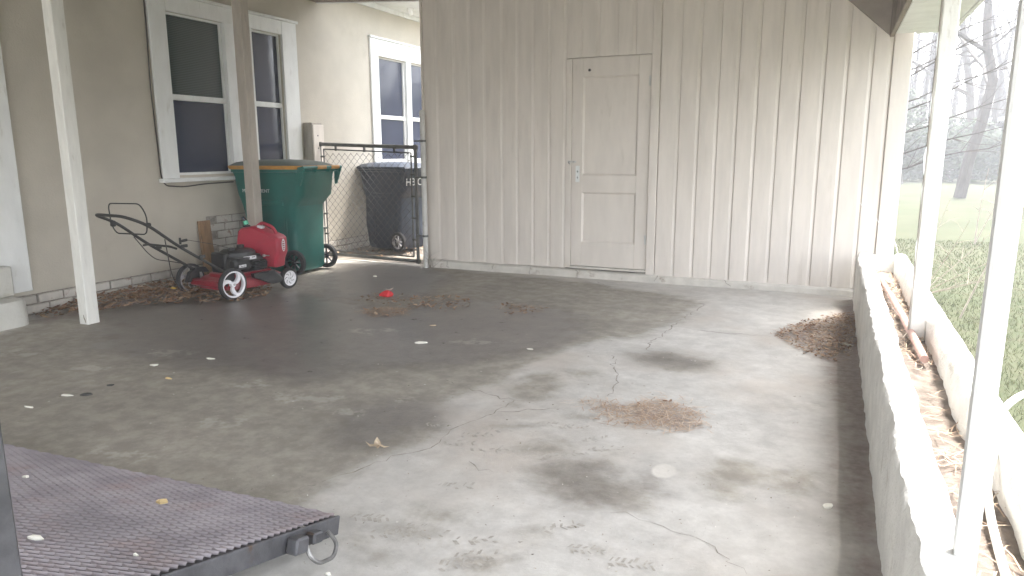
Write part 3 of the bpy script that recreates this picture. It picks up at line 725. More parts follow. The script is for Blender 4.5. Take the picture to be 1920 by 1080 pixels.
gc = cart('trash_cart', 'green wheeled cart with yellow rimmed lid beside the gate', (-5.50, 6.21, .003), .07, 1.06, M_['green'], M_['green_d'], M_['yellow'], M_['black_p'])
s = 1.06
T = face_T(Vector((-.13*s, -.2965*s, .845*s)), (1, 0, 0), (0, -.05, 1))
text_obj('MANAGEMENT', .052, 'lettering', M_['white_ink'], gc, T)
m = MB(); m.tube([(-.13, -.325, 1.01), (-.115, -.322, .96), (-.105, -.320, .925), (-.10, -.3190, .915)], .004, 5); m.tube([(-.125, -.3185, .905), (-.10, -.3190, .915), (-.075, -.3195, .925)], .004, 5)
m.build('emblem', M_['white_ink'], gc)
bc = cart('trash_cart', 'black wheeled cart with white letters standing behind the chain link gate', (-5.45, 8.36, -.012), -.22, 1.024, M_['black_b'], M_['black_b'], M_['black_b'], M_['grey_p'], 1.18)
s = 1.024
text_obj('HB C', .135, 'lettering', M_['trim'], bc, face_T(Vector((.425*s, -.115*s, .90*s)), (0, 1, 0), (.08, 0, 1)), .0012)

# ------------------------------------------------------------------ lawn mower (local +Y is its front, +X faces the open side)
mw = thing('lawn_mower', 'red push mower with black engine and white three spoke wheel', 'lawn mower', (-5.14, 4.75, 0), -.11)
m = MB()
m.loft([(0, .33, .262, .345, .16, .075), (0, .33, .262, .345, .16, .13), (0, .33, .250, .335, .16, .158), (0, .33, .235, .315, .15, .168), (0, .33, .205, .285, .15, .175), (0, .33, .19, .27, .15, .20), (0, .33, .17, .25, .14, .205)], 6)
m.box((-.27, -.03, .09), (.27, .05, .155), .015); m.box((-.27, .58, .085), (.27, .68, .15), .02)
m.build('deck', M_['red_deck'], mw, True)
m = MB(); m.prism([(.23, .205), (.47, .205), (.535, .16), (.54, .11), (.50, .085), (.42, .085), (.33, .13), (.24, .165)], lambda u, v, s_: (.262+s_*.075-(.03*s_ if v > .15 else 0), u, v)); m.build('discharge_chute', M_['black_m'], mw)
m = MB()
m.loft([(0, .31, .165, .195, .06, .205), (0, .31, .17, .20, .07, .25), (.0, .31, .165, .195, .08, .32), (0, .31, .15, .18, .08, .345), (0, .31, .148, .178, .08, .35)], 5)
m.tube([(0, .31, .348), (0, .31, .352), (0, .31, .385), (0, .31, .405), (0, .31, .41)], [.16, .165, .16, .13, .06], 24)
m.box((.10, .12, .22), (.205, .30, .345), .025); m.box((.10, .34, .215), (.20, .50, .30), .02); m.box((-.12, .10, .25), (.08, .16, .39), .02)
m.tube([(.03, .23, .40), (.03, .23, .428)], .03, 12); m.tube([(-.09, .42, .36), (-.09, .42, .43)], .035, 12)
for i in range(6): m.box((.165, .32+.001, .222+i*.016), (.215, .46, .229+i*.016), .002)
eng = m.build('engine', M_['black_m'], mw, True)
m = MB(); m.box((.2052, .155, .262), (.2065, .235, .287), .001); m.m = 1; m.box((.2062, .175, .270), (.2068, .225, .2755), .0005)
m.build('sticker', [M_['sticker'], M_['ink']], eng)
m = MB(); m.tube([(.168, .27, .322), (.170, .27, .322)], .001, 4)
for y0, y1, mi in ((.245, .325, 1), (.325, .385, 0)):
    m.m = 0; m.box((.1585, y0, .318), (.170, y1, .350), .001)
    m.m = 1; m.box((.1695, y0+.008, .326 if mi else .333), (.1705, y1-.015, .342), .0005)
m.m = 0
m.build('sticker', [M_['sticker'], M_['ink']], eng)
m = MB(); m.tube([(.165, .47, .335), (.185, .47, .335)], .013, 10); m.tube([(.18, .48, .335), (.19, .52, .33)], .006, 6); m.build('spark_plug', M_['chrome'], eng, True)
def mower_wheel(c, r, w, mt, mr, big, side):
    m = MB(); h = w/2; k = .84 if big else .74
    m.lathe([(-h, r*k), (-h, r*.95), (-h*.6, r), (h*.6, r), (h, r*.95), (h, r*k)], c, 36)
    wh = m.build('wheel', mt, mw, True)
    m = MB(); cx, cy, cz = c; f = side*h
    m.lathe([(-h*.8, r*(k-.10)), (-h*1.02, r*(k-.02)), (-h*1.02, r*k), (h*1.02, r*k), (h*1.02, r*(k-.02)), (h*.8, r*(k-.10))], c, 36)
    m.lathe([(-h*1.0, .0005), (-h*1.0, r*.12), (-h*.8, r*.17), (h*.8, r*.17), (h*1.0, r*.12), (h*1.0, .0005)], c, 18)
    if big:
        for i in range(3):
            a0 = 2*math.pi*i/3+.3; L1 = []; L2 = []
            for j in range(9):
                t = j/8; rr = r*(.12+(k-.15)*t); a = a0+.75*t*t; hw = (.26+.16*math.sin(math.pi*t)+.28*t**3)*r*.42/max(rr, r*.25)
                L1.append((rr*math.cos(a-hw*.55), rr*math.sin(a-hw*.55))); L2.append((rr*math.cos(a+hw*.75), rr*math.sin(a+hw*.75)))
            m.prism(L1+L2[::-1], lambda u, v, s_: (cx+(-.5+s_)*w*.62, cy+u, cz+v))
    else:
        m.lathe([(-h*.5, .001), (-h*.5, r*(k-.05)), (h*.5, r*(k-.05)), (h*.5, .001)], c, 30)
    rim = m.build('rim', mr, wh, True)
    if not big:
        m = MB()
        for i in range(7):
            a = 2*math.pi*i/7; q = []
            for rr, da in ((.28, 0), (.42, .12), (.56, .42), (.58, .62), (.50, .42), (.40, .25), (.28, .13)): q.append((r*rr*math.cos(a+da), r*rr*math.sin(a+da)))
            m.prism(q, lambda u, v, s_: (cx+side*(h*.5+.0005+.001*s_), cy+u, cz+v))
        m.build('slot', M_['rubber'], wh)
    m = MB(); m.tube([(cx+side*h*.9, cy, cz), (cx+side*(h+.012), cy, cz)], r*.075, 8); m.build('hub_nut', M_['chrome'], wh, True)
mower_wheel((.295, 0, .143), .143, .045, M_['rubber'], M_['white_p'], True, 1)
mower_wheel((-.295, 0, .143), .143, .045, M_['rubber'], M_['grey_p'], True, -1)
mower_wheel((.285, .655, .100), .100, .045, M_['rubber'], M_['white_p'], False, 1)
mower_wheel((-.285, .655, .100), .100, .045, M_['rubber'], M_['grey_p'], False, -1)
# handle
m = MB()
hp = [(-.225, .02, .225), (-.225, -.06, .275), (-.22, -.45, .535), (-.215, -.70, .735), (-.21, -.885, .815), (.21, -.885, .815), (.215, -.70, .735), (.22, -.45, .535), (.225, -.06, .275), (.225, .02, .225)]
m.tube(rounded(hp, .10, 7), .0125, 10); hd = m.build('handle', M_['handle'], mw, True)
m = MB(); m.tube(rounded([(-.225, -.47, .515), (-.15, -.48, .53), (.15, -.48, .53), (.225, -.47, .515)], .05), .010, 8); m.build('cross_brace', M_['handle'], mw, True)
for x, y, z in ((.225, -.42, .53), (.225, -.26, .42), (-.225, -.36, .48)):
    m = MB(); m.tube([(x, y, z), (x+.035, y, z+.004)], .013, 8); m.box((x+.03, y-.028, z-.008), (x+.045, y+.028, z+.018), .005); m.build('wing_nut', M_['handle'], mw, True)
m = MB(); m.tube([(.21, -.42, .545), (.21, -.42, .60)], .010, 6); m.tube([(.20, -.40, .57), (.20, -.35, .575)], .012, 8); m.build('rope_guide', M_['handle'], mw, True)
m = MB(); lp = [(-.212, -.75, .895), (.212, -.745, .905), (.222, -.70, .80), (.20, -.70, .655), (-.20, -.71, .645), (-.222, -.735, .72)]
m.tube(rounded(lp, .05, 5, True), .0055, 6, False, True); m.build('control_bail', M_['handle'], mw, True)
m = MB(); m.box((-.245, -.735, .70), (-.205, -.70, .75), .008); m.build('bail_bracket', M_['handle'], mw, True)
m = MB(); m.box((.205, -.715, .715), (.245, -.68, .75), .008); m.build('bail_bracket', M_['handle'], mw, True)
m = MB()
m.tube(rounded([(-.21, -.56, .60), (-.22, -.44, .44), (-.235, -.36, .375), (-.24, -.18, .33), (-.22, .04, .255)], .1), .0045, 6)
m.tube(rounded([(.20, -.55, .60), (.10, -.47, .45), (.02, -.40, .28), (-.02, -.34, .18), (-.02, -.30, .13)], .1), .0045, 6)
m.tube([(.19, -.35, .575), (.15, -.05, .50), (.05, .22, .42)], .0025, 5)
m.build('control_cable', M_['cable'], mw, True)
m = MB(); m.prism([(-.10, .13), (-.06, .22), (.02, .255), (.10, .25), (.14, .20), (.10, .20), (.02, .215), (-.03, .19), (-.06, .13)], lambda u, v, s_: (-.20-.045*s_, u, v)); m.build('wheel_guard', M_['black_m'], mw)
m = MB(); m.box((-.255, -.03, .12), (-.235, .06, .25), .01); m.build('handle_bracket', M_['black_m'], mw, True)
m = MB(); m.box((.235, -.035, .12), (.262, .06, .26), .01); m.build('handle_bracket', M_['black_m'], mw, True)

# fuel can standing on the front of the deck
fc = thing('fuel_can', 'red plastic fuel can with green tipped spout behind the mower engine', 'fuel can', (-5.065, 5.335, .208), .22)
m = MB()
prof = [(-.20, .05), (-.215, .10), (-.215, .24), (-.195, .345), (-.16, .375), (-.06, .395), (.0, .39), (.045, .365), (.20, .305), (.228, .28), (.232, .14), (.20, .07), (.19, .0), (-.15, .0)]
def canf(u, v, s_): return (u, (-.085 if s_ == 0 else .085), v)
n = len(prof); vs = []; cu_, cv_ = 0, .19
for y, ins in ((-.098, .022), (-.082, .004), (-.06, 0), (.06, 0), (.082, .004), (.098, .022)):
    for u, v in prof:
        d = Vector((cu_-u, cv_-v)).normalized()*ins; vs.append((u+d.x, y, v+d.y))
fs = [[i*n+j, i*n+(j+1) % n, (i+1)*n+(j+1) % n, (i+1)*n+j] for i in range(5) for j in range(n)]+[list(range(n))[::-1], [5*n+j for j in range(n)]]
m.add(vs, fs); m.build('body', M_['red_can'], fc, True)
m = MB(); m.tube(rounded([(-.03, 0, .388), (.02, 0, .425), (.13, 0, .385), (.17, 0, .315)], .04), .016, 8); m.build('grip', M_['red_can'], fc, True)
m = MB(); m.box((-.0, -.072, .372), (.055, -.02, .395), .004, Matrix.Rotation(R(14), 4, 'Y') @ Matrix.Translation((-.09, 0, .0))); m.build('warning_plate', M_['sticker'], fc)
m = MB(); m.tube([(-.145, 0, .37), (-.145, 0, .395)], .034, 14); m.tube([(-.145, 0, .395), (-.155, 0, .43), (-.185, 0, .475)], [.016, .014, .012], 10)
sp = m.build('spout', M_['black_p'], fc, True)
m = MB(); m.tube([(-.146, 0, .402), (-.157, 0, .438)], .024, 12); m.build('spout_collar', M_['mint'], fc, True)
m = MB(); m.prism([(.052*math.cos(a)*.62, .21+.062*math.sin(a)) for a in [2*math.pi*i/18 for i in range(18)]], lambda u, v, s_: (.2325+.0015*s_, u, v)); m.m = 1
for z, w in ((.245, .014), (.225, .022), (.205, .016), (.183, .018), (.166, .010)): m.box((.2335, -w, z-.0045), (.2348, w, z+.0045), .0005)
m.build('sticker', [M_['sticker'], M_['red_deck']], fc)

# ------------------------------------------------------------------ loading ramp (bottom left)
rm = thing('ramp', 'dark steel ramp with expanded mesh deck at the bottom left', 'ramp', (-1.445, 1.765, .0))
A = Vector((-1.445, 1.768, .108)); ue = Vector((-1, -.045, .0)).normalized(); ve = Vector((.045, -1, .285)).normalized(); nn = ue.cross(ve).normalized()
if nn.z < 0: nn = -nn
LU, LV = 2.0, .955
def rp(u, v, h=0): return A+ue*u+ve*v+nn*h
m = MB(); W = .0042; step = .0138; hl = .036; rows = int(LV/step)
for k in range(rows+1):
    v0 = k*step; vs = []; nseg = int(LU/hl)
    for i in range(nseg+1):
        u = i*hl; vv = v0+(step*.98 if (i+k) % 2 else 0)
        sagz = .004*mnoise.noise(Vector((u*2.5, vv*2.5, 5)))
        vs += [rp(u, vv-W*.42, .0065+sagz), rp(u, vv+W*.5, .001+sagz), rp(u, vv+W*.36, -.003+sagz)]
    m.add(vs, [[3*i+j, 3*i+j+1, 3*i+4+j, 3*i+3+j] for i in range(nseg) for j in range(2)])
m.build('mesh_deck', M_['mesh_steel'], rm, world=True, recalc=False)
m = MB()
def rbox(u0, u1, v0, v1, h0, h1, b=.003):
    T_ = Matrix.Identity(4)
    for i in range(3): T_[i][0] = ue[i]; T_[i][1] = ve[i]; T_[i][2] = nn[i]; T_[i][3] = A[i]
    m.box((u0, v0, h0), (u1, v1, h1), b, T_)
rbox(-.012, .0, -.02, LV, -.065, -.002); rbox(0, LU, -.02, .016, -.050, -.006); rbox(LU-.04, LU, 0, LV, -.06, -.002); rbox(0, LU, LV-.03, LV, -.05, -.004)
for u in (.5, 1.0, 1.5): rbox(u, u+.03, .02, LV-.03, -.05, -.012)
rbox(0, LU, .03, LV-.04, -.060, -.0515, .001)
fr_ = m.build('frame', M_['steel'], rm, world=True)
m = MB(); rbox(-.055, -.0125, .20, .26, -.062, -.012, .006); rbox(-.05, -.0125, .12, .17, -.05, -.015, .005); m.build('hinge_block', M_['steel'], rm, world=True)
m = MB(); q = [rp(-.03, .19, -.035), rp(-.06, .20, -.075), rp(-.075, .17, -.10), rp(-.075, .09, -.10), rp(-.06, .055, -.065), rp(-.02, .06, -.035)]
m.tube(rounded(q, .022, 4), .0068, 8); m.build('handle', M_['pull'], rm, True, True)
m = MB(); m.box((-1.518, .740, .0), (-1.455, .803, 1.25), .006); m.box((-1.60, .755, .25), (-1.40, .79, .31), .004); m.build('upright_post', M_['steel'], rm, False, True)
m = MB(); m.box((-3.46, .655, .0), (-3.40, .715, 1.25), .006); m.box((-3.40, .745, .25), (-1.60, .785, .31), .004); m.build('upright_post', M_['steel'], rm, False, True)

# ------------------------------------------------------------------ planter
pl = thing('planter', 'long whitewashed masonry planter running along the open right side', 'planter', (.41, 3.5, 0))
def rough_wall(x0, x1, y0, y1, z0, z1, seed, m, along='y', seg=150):
    prof = [(0, z0), (0, z0+(z1-z0)*.35), (0, z0+(z1-z0)*.7), (.0, z1-.035), (.10, z1-.010), (.28, z1), (.72, z1), (.90, z1-.010), (1, z1-.035), (1, z0+(z1-z0)*.6), (1, z0)]
    vs = []; n = len(prof)
    for i in range(seg+1):
        y = y0+(y1-y0)*i/seg
        joint = abs(((y-y0)/.41) % 1-.5) > .487
        for j, (t, z) in enumerate(prof):
            x = x0+(x1-x0)*t
            nz = mnoise.fractal(Vector((x*6+seed, y*5, z*6)), 1, 2, 4)
            nz2 = mnoise.noise(Vector((x*28+seed, y*24, z*28)))
            d = .009*nz+.004*nz2-(.004 if joint else 0)
            cxm = (x0+x1)/2
            vs.append((x+(d if t < .5 else -d)*1.0, y, z+(d*.8 if 3 < j < 9-1 and z > z0+.1 else 0)) if along == 'y' else (y, x+d, z+d*.6))
    fs = [[i*n+j, i*n+(j+1) % n, (i+1)*n+(j+1) % n, (i+1)*n+j] for i in range(seg) for j in range(n)]+[list(range(n)), [seg*n+j for j in range(n)]]
    m.add(vs, fs)
m = MB(); rough_wall(.225, .338, .2, 6.90, -.06, .425, 0, m, seg=260); m.build('inner_wall', M_['planter'], pl, True, True)
m = MB(); rough_wall(.512, .612, .2, 6.90, -.10, .430, 9, m, seg=260); m.build('outer_wall', M_['planter'], pl, True, True)
m = MB(); rough_wall(6.80, 6.92, .339, .511, .0, .410, 21, m, 'x', 14); m.build('end_wall', M_['planter'], pl, True, True)
m = MB(); rough_wall(.2, .3, .339, .511, .0, .410, 23, m, 'x', 14); m.build('end_wall', M_['planter'], pl, True, True)
m = MB(); nx, ny = 10, 150; vs = []
def soil_z(x, y): return .275+.022*mnoise.fractal(Vector((x*6, y*4, 1)), 1, 2, 4)-(.05*math.exp(-((y-3.15)/.28)**2))
for j in range(ny+1):
    for i in range(nx+1):
        x = .325+.2*i/nx; y = .29+6.54*j/ny; vs.append((x, y, soil_z(x, y)))
m.add(vs, [[j*(nx+1)+i, j*(nx+1)+i+1, (j+1)*(nx+1)+i+1, (j+1)*(nx+1)+i] for j in range(ny) for i in range(nx)]); m.build('soil', M_['soil'], pl, True, True, False)
pi_ = MB(); pi_.tube([(.385, 6.25, .315), (.395, 5.9, .318), (.405, 5.62, .320), (.408, 5.5, .322)], [.014, .015, .015, .014], 12); pi_.tube([(.409, 5.48, .324), (.43, 4.75, .328), (.452, 3.78, .326)], .019, 12)
tag(pi_.build('pipe', M_['terracotta'], smooth=True, loc=(.42, 5, .3)), 'faded pink clay pipe lying on the soil inside the planter', 'pipe')
hs = MB(); hs.tube(rounded([(1.25, 3.75, .02), (.98, 3.45, .30), (.78, 3.12, .44), (.64, 2.90, .455), (.54, 2.66, .452), (.505, 2.46, .40), (.478, 2.38, .33), (.465, 2.22, .295), (.452, 2.0, .288), (.44, 1.7, .285), (.42, 1.3, .285)], .15, 6), .0115, 10)
tag(hs.build('hose', M_['hose'], smooth=True, loc=(.5, 2.4, .3)), 'white plastic hose looping over the outer planter wall by the near post', 'hose')

# ------------------------------------------------------------------ leaf and straw litter
def leaf(m, p, size, ang, tilt=.35, curl=.3):
    a = Vector((math.cos(ang), math.sin(ang), 0)); b = Vector((-a.y, a.x, 0))
    a = (a+Vector((0, 0, rng.uniform(-tilt, tilt)))).normalized(); b = (b+Vector((0, 0, rng.uniform(-tilt, tilt)))).normalized()
    up = a.cross(b); up = up if up.z > 0 else -up
    L, w = size, size*rng.uniform(.3, .48); c = curl*size*rng.uniform(.2, 1)
    P = [p-a*L*.5+up*c*.6, p-a*L*.18+b*w*.5+up*c*.3, p+a*L*.16+b*w*.45+up*c*.3, p+a*L*.5+up*c*.8, p+a*L*.16-b*w*.45+up*c*.3, p-a*L*.18-b*w*.5+up*c*.3, p-a*L*.2, p+a*L*.2]
    m.add(P, [[0, 6, 1], [1, 6, 7, 2], [2, 7, 3], [0, 5, 6], [5, 4, 7, 6], [4, 3, 7]])
def straw(m, p, L, ang, w=.0016, lift=.006):
    a = Vector((math.cos(ang), math.sin(ang), 0)); b = Vector((-a.y, a.x, 0)); cv = rng.uniform(-.25, .25)*L
    vs = []
    for i in range(5):
        t = i/4-.5; q = p+a*(L*t)+b*(cv*(t*t-.1))+Vector((0, 0, lift*rng.random())); ww = w*(1 if 0 < i < 4 else .5)
        vs += [q+b*ww, q-b*ww]
    m.add(vs, [[2*i, 2*i+1, 2*i+3, 2*i+2] for i in range(4)])
def in_poly(P):
    xs_ = [p[0] for p in P]; ys_ = [p[1] for p in P]
    while True:
        x, y = rng.uniform(min(xs_), max(xs_)), rng.uniform(min(ys_), max(ys_)); ins = False
        for i in range(len(P)):
            ax, ay = P[i]; bx, by = P[(i+1) % len(P)]
            if (ay > y) != (by > y) and x < (bx-ax)*(y-ay)/(by-ay)+ax: ins = not ins
        if ins: return x, y
def litter(name, label, px, nl, ns, hmax=.02, lsz=(.03, .065), world=None, zf=fz, cat='leaf litter', mats=None, wl=None, ssz=(.05, .12), sig=.02):
    m = MB(); P = world or pp(px)
    sdq = lambda x, y: float(poly_sd(P, np.array([x]), np.array([y]))[0])
    for _ in range(nl):
        x, y = in_poly(P); d = sdq(x, y); h = min(hmax, hmax*d/.12)
        leaf(m, Vector((x+rng.gauss(0, .03), y+rng.gauss(0, .03), zf(x, y)+.004+h*rng.random())), rng.uniform(*lsz), rng.uniform(0, 6.28))
    m.m = 1
    for _ in range(ns):
        x, y = in_poly(P); d = sdq(x, y); h = min(hmax, hmax*d/.12)
        straw(m, Vector((x+rng.gauss(0, sig), y+rng.gauss(0, sig), zf(x, y)+.003+h*rng.random())), rng.uniform(*ssz), rng.uniform(0, 6.28))
    m.m = 0
    o = m.build(name, [M_['leaves'], M_['straw']], recalc=False, loc=(P[0][0], P[0][1], 0))
    return tag(o, label, cat, kind='stuff')
WP = [(-5.93, 3.62), (-5.70, 3.60), (-5.55, 3.85), (-5.30, 4.25), (-5.0, 4.55), (-4.75, 4.72), (-4.72, 4.92), (-5.0, 5.35), (-5.6, 5.45), (-5.93, 5.4)]
litter('fallen_leaves', 'heap of brown dead leaves banked against the brick plinth under the mower', None, 1500, 500, .05, (.035, .08), world=WP, zf=lambda x, y: .05*max(0, 1-(x+5.93)/.9)*min(1, max(0, (y-3.7)/.5)))
litter('fallen_leaves', 'thin wet leaf litter across the slab centre beside the red scrap', [(670, 558), (700, 548), (790, 556), (870, 550), (890, 572), (830, 585), (760, 575), (700, 568)], 150, 160, .010, (.025, .06))
litter('pine_straw', 'small tan clump of pine straw on the wet slab', [(672, 584), (720, 575), (768, 580), (760, 590), (700, 594)], 10, 420, .022)
litter('fallen_leaves', 'faint patch of leaves and needles right of the slab centre', [(930, 575), (960, 568), (1020, 576), (1010, 586), (960, 588)], 40, 120, .008, (.025, .05))
litter('fallen_leaves', 'drift of brown leaves in the corner by the planter foot', [(1448, 625), (1490, 608), (1560, 592), (1600, 585), (1612, 640), (1560, 678), (1510, 660)], 1000, 900, .035, (.018, .042), sig=.03, ssz=(.03, .09))
litter('pine_straw', 'pinkish pine straw patch lying on the dry concrete', [(1080, 752), (1180, 758), (1240, 748), (1305, 770), (1312, 808), (1250, 803), (1190, 793), (1125, 786), (1140, 768)], 8, 800, .012, sig=.05, ssz=(.03, .10))
m = MB()
for yc, n_ in ((6.3, 200), (5.6, 120), (4.9, 40), (4.1, 90), (3.0, 25), (2.4, 45), (1.8, 30)):
    for _ in range(n_):
        x = rng.uniform(.35, .5); y = yc+rng.gauss(0, .22); straw(m, Vector((x, min(6.75, y), soil_z(x, y)+.006+.012*rng.random())), rng.uniform(.05, .16), rng.uniform(0, 6.28), .0019, .02)
tag(m.build('dry_straw', M_['straw'], recalc=False, loc=(.42, 5, .28)), 'pale dry straw scattered over the planter soil', 'straw', kind='stuff')
m = MB()
for _ in range(380):
    x = rng.uniform(-5.9, -4.3); y = rng.uniform(7.3, 10.5); leaf(m, Vector((x, y, .012+.02*rng.random())), rng.uniform(.03, .07), rng.uniform(0, 6.28))
tag(m.build('fallen_leaves', M_['leaves'], recalc=False, loc=(-5.1, 8, 0)), 'loose dead leaves on the dirt beyond the gate', 'leaf litter', kind='stuff')
m = MB()
for _ in range(800):
    px, py = rng.uniform(0, 1560), rng.uniform(540, 1075); q = ground(px, py)
    if q.x > .15 or q.x < -5.8: continue
    sz = rng.uniform(.003, .011)*(1 if py < 800 else .7); leaf(m, Vector((q.x, q.y, fz(q.x, q.y)+.003)), sz*1.6, rng.uniform(0, 6.28), .2, .3)
tag(m.build('floor_grit', M_['paving_grit'], recalc=False), 'fine pale grit and chips strewn over the slab', 'grit', kind='stuff')

# ------------------------------------------------------------------ single scraps one can count
def chip(name, label, cat, px, py, size, mat, ang=0, asp=.5, z=None, zc=.010, group='scraps on the slab', on=None):
    q = on if on is not None else ground(px, py); zz = fz(q.x, q.y) if on is None else q.z
    m = MB(); k = rng.choice((5, 6, 7)); top = []; zc *= .6; bot = []
    for i in range(k):
        a = 2*math.pi*i/k; rr = size*.48*rng.uniform(.6, 1.15); x = rr*math.cos(a); y = rr*asp*math.sin(a)
        zl = zc*(.35+.65*rng.random()); X_ = x*math.cos(ang)-y*math.sin(ang); Y_ = x*math.sin(ang)+y*math.cos(ang)
        top.append((X_, Y_, .003+zl)); bot.append((X_*.97, Y_*.97, .002))
    ctr = (0, 0, .004+zc*1.1); m.add(top+bot+[ctr], [[i, (i+1) % k, 2*k] for i in range(k)]+[[i, k+i, k+(i+1) % k, (i+1) % k] for i in range(k)]+[list(range(k, 2*k))[::-1]])
    o = m.build(name, mat); o.location = (q.x, q.y, zz); return tag(o, label, cat, group)
chip('paper_scrap', 'long pale scrap left of the dark scrap on the slab', 'scrap', 126, 741, .075, M_['scrap'], .3, .45)
chip('plastic_scrap', 'curled dark scrap lying beside a pale one at left', 'scrap', 163, 740, .075, M_['scrap_d'], .5, .55, zc=.018)
chip('plastic_scrap', 'small dark scrap with a white edge in front of the taller post', 'scrap', 207, 722, .05, M_['scrap_d'], .9, .5)
chip('paper_scrap', 'white scrap straight below the mower handle, upper of two close pieces', 'scrap', 290, 684, .062, M_['scrap'], .1, .6)
chip('paper_scrap', 'white scrap on the dark slab below the near mower wheel', 'scrap', 395, 672, .068, M_['scrap'], .2, .45)
chip('paper_scrap', 'small yellowish scrap, lower of two close pieces below the mower handle', 'scrap', 316, 710, .055, M_['scrap_y'], 0, .4)
chip('paper_scrap', 'thin white sliver nearest the left edge of the slab', 'scrap', 55, 764, .065, M_['scrap'], .1, .22)
chip('paper_scrap', 'crumpled whitish scrap in the middle of the wet slab', 'scrap', 790, 643, .085, M_['scrap'], .5, .4, zc=.018)
chip('paper_scrap', 'pale scrap just right of the tan straw clump', 'scrap', 812, 610, .07, M_['leaf_tan'], .6, .4)
chip('paper_scrap', 'small white scrap on the slab near the gate pole', 'scrap', 703, 518, .06, M_['scrap'], .2, .6, zc=.02)
chip('paper_scrap', 'whitish scrap right of the wet slab centre', 'scrap', 994, 655, .05, M_['scrap'], 0, .4)
chip('paper_scrap', 'ragged white scrap alone beside the planter foot strip', 'scrap', 1551, 948, .055, M_['scrap'], .9, .7)
chip('paper_scrap', 'small round white scrap at the bottom edge by the ramp handle', 'scrap', 616, 1076, .026, M_['scrap'], 0, .7)
chip('leaf', 'single yellow leaf on top of the brown leaf heap', 'leaf', 325, 542, .075, M_['leaf_yellow'], .2, .45, on=Vector((*ground(325, 541, .10)[:2], .10)), group='single leaves')
o = chip('paper_strip', 'curved white strip lying in the dirt beside the planter', 'scrap', 1585, 646, .105, M_['scrap'], -.5, .3, zc=.018)
o = MB(); 
for da in (0, 2.2, 4.0):
    leaf(o, Vector((.02*math.cos(da), .02*math.sin(da), .012)), .075, da, .5, .5)
o = o.build('leaf', M_['leaf_tan'], recalc=False); o.location = (*ground(708, 842)[:2], .004); tag(o, 'dry curled tan leaf lying alone on the damp slab', 'leaf', 'single leaves')
rg = thing('red_scrap', 'bright red crumpled plastic scrap with a pale flap on the slab', 'scrap', (*ground(724, 556)[:2], .0))
m = MB(); m.loft([(0, 0, .055, .04, .02, .004), (0, .005, .06, .045, .02, .02), (.01, .0, .04, .028, .015, .045), (.012, 0, .015, .01, .005, .058)], 3)
m.v = [(x+.008*mnoise.noise(Vector((x*60, y*60, z*60))), y+.008*mnoise.noise(Vector((x*60, y*60, z*60+9))), z) for x, y, z in m.v]; m.build('crumple', M_['red_rag'], rg)
m = MB(); leaf(m, Vector((.015, .03, .058)), .09, .2, .2, .3); m.build('pale_flap', M_['scrap'], rg, recalc=False)
# pieces lying on the ramp
def on_ramp(px, py):
    d = _f+CR*((px-960)/FPX)-CU*((py-540)/FPX); t = (A+nn*.008-CAM).dot(nn)/d.dot(nn); return CAM+d*t
chip('shell', 'cream and yellow shell fragment in the middle of the mesh ramp', 'shell', 0, 0, .055, M_['scrap_y'], .2, .6, zc=.016, on=on_ramp(302, 943), group='pieces on the ramp')
chip('paper_scrap', 'white scrap near the far left of the mesh ramp', 'scrap', 0, 0, .036, M_['scrap'], .2, .5, on=on_ramp(50, 896), group='pieces on the ramp')
chip('paper_scrap', 'grey white scrap low on the mesh ramp beside the upright', 'scrap', 0, 0, .055, M_['scrap'], .1, .5, on=on_ramp(68, 1011), group='pieces on the ramp')
chip('paper_scrap', 'tiny white chip close to the side edge of the mesh ramp', 'scrap', 0, 0, .018, M_['scrap'], .1, .5, on=on_ramp(255, 1043), group='pieces on the ramp')
# ------------------------------------------------------------------ twigs, stems and weeds near the carport
m = MB(); m.tube(rounded([(.545, 6.86, .40), (.52, 6.90, .52), (.42, 6.97, .64), (.32, 7.0, .75), (.21, 7.04, .85)], .1), [.004]*0 or .0035, 6)
tag(m.build('dead_vine', M_['hose'], smooth=True, loc=(.5, 6.9, .4)), 'thin pale dead vine arching from the planter end across the shed boards', 'vine')
def stem_plant(name, label, base, tips, r=.006):
    t = thing(name, label, 'plant', base)
    m = MB()
    for tp in tips:
        b = Vector((0, 0, 0)); e = Vector(tp); mid = (b+e)/2+Vector((rng.uniform(-.06, .06), rng.uniform(-.06, .06), 0))
        pts = [b*(1-s_)**2+mid*2*s_*(1-s_)+e*s_*s_ for s_ in [i/7 for i in range(8)]]
        m.tube(pts, [r*(1-.75*i/7) for i in range(8)], 5, False)
        for i in (3, 4, 5, 6):
            d = Vector((rng.uniform(-1, 1), rng.uniform(-1, 1), rng.uniform(.1, .8))).normalized()*rng.uniform(.08, .28); m.tube([pts[i], pts[i]+d*.5+Vector((0, 0, .02)), pts[i]+d], [r*.4, r*.3, r*.12], 4, False)
    m.build('stem', M_['twig'], t, True); return t
stem_plant('sapling', 'thin leaning bare sapling on the lawn between the two planter posts', (1.02, 6.7, -.05), [(.42, .3, 1.02)], .008)
stem_plant('sapling', 'slim upright bare sapling farther out on the lawn', (1.93, 12.2, -.05), [(.10, .2, 1.1), (.3, .1, .8)], .012)
stem_plant('dead_shrub', 'low bare shrub spreading twigs beside the shed corner', (.80, 7.6, -.05), [(.5, -.5, .45), (.55, .1, .62), (.3, -.3, .75), (.7, -.2, .30), (.45, -.55, .28), (.2, .2, .9)], .006)
stem_plant('weed', 'small dried weed sprouting at the foot of the gate pole', (-4.155, 7.0, .0), [(.03, -.02, .16), (-.02, -.02, .10), (.07, -.01, .12), (.09, -.03, .05)], .004)

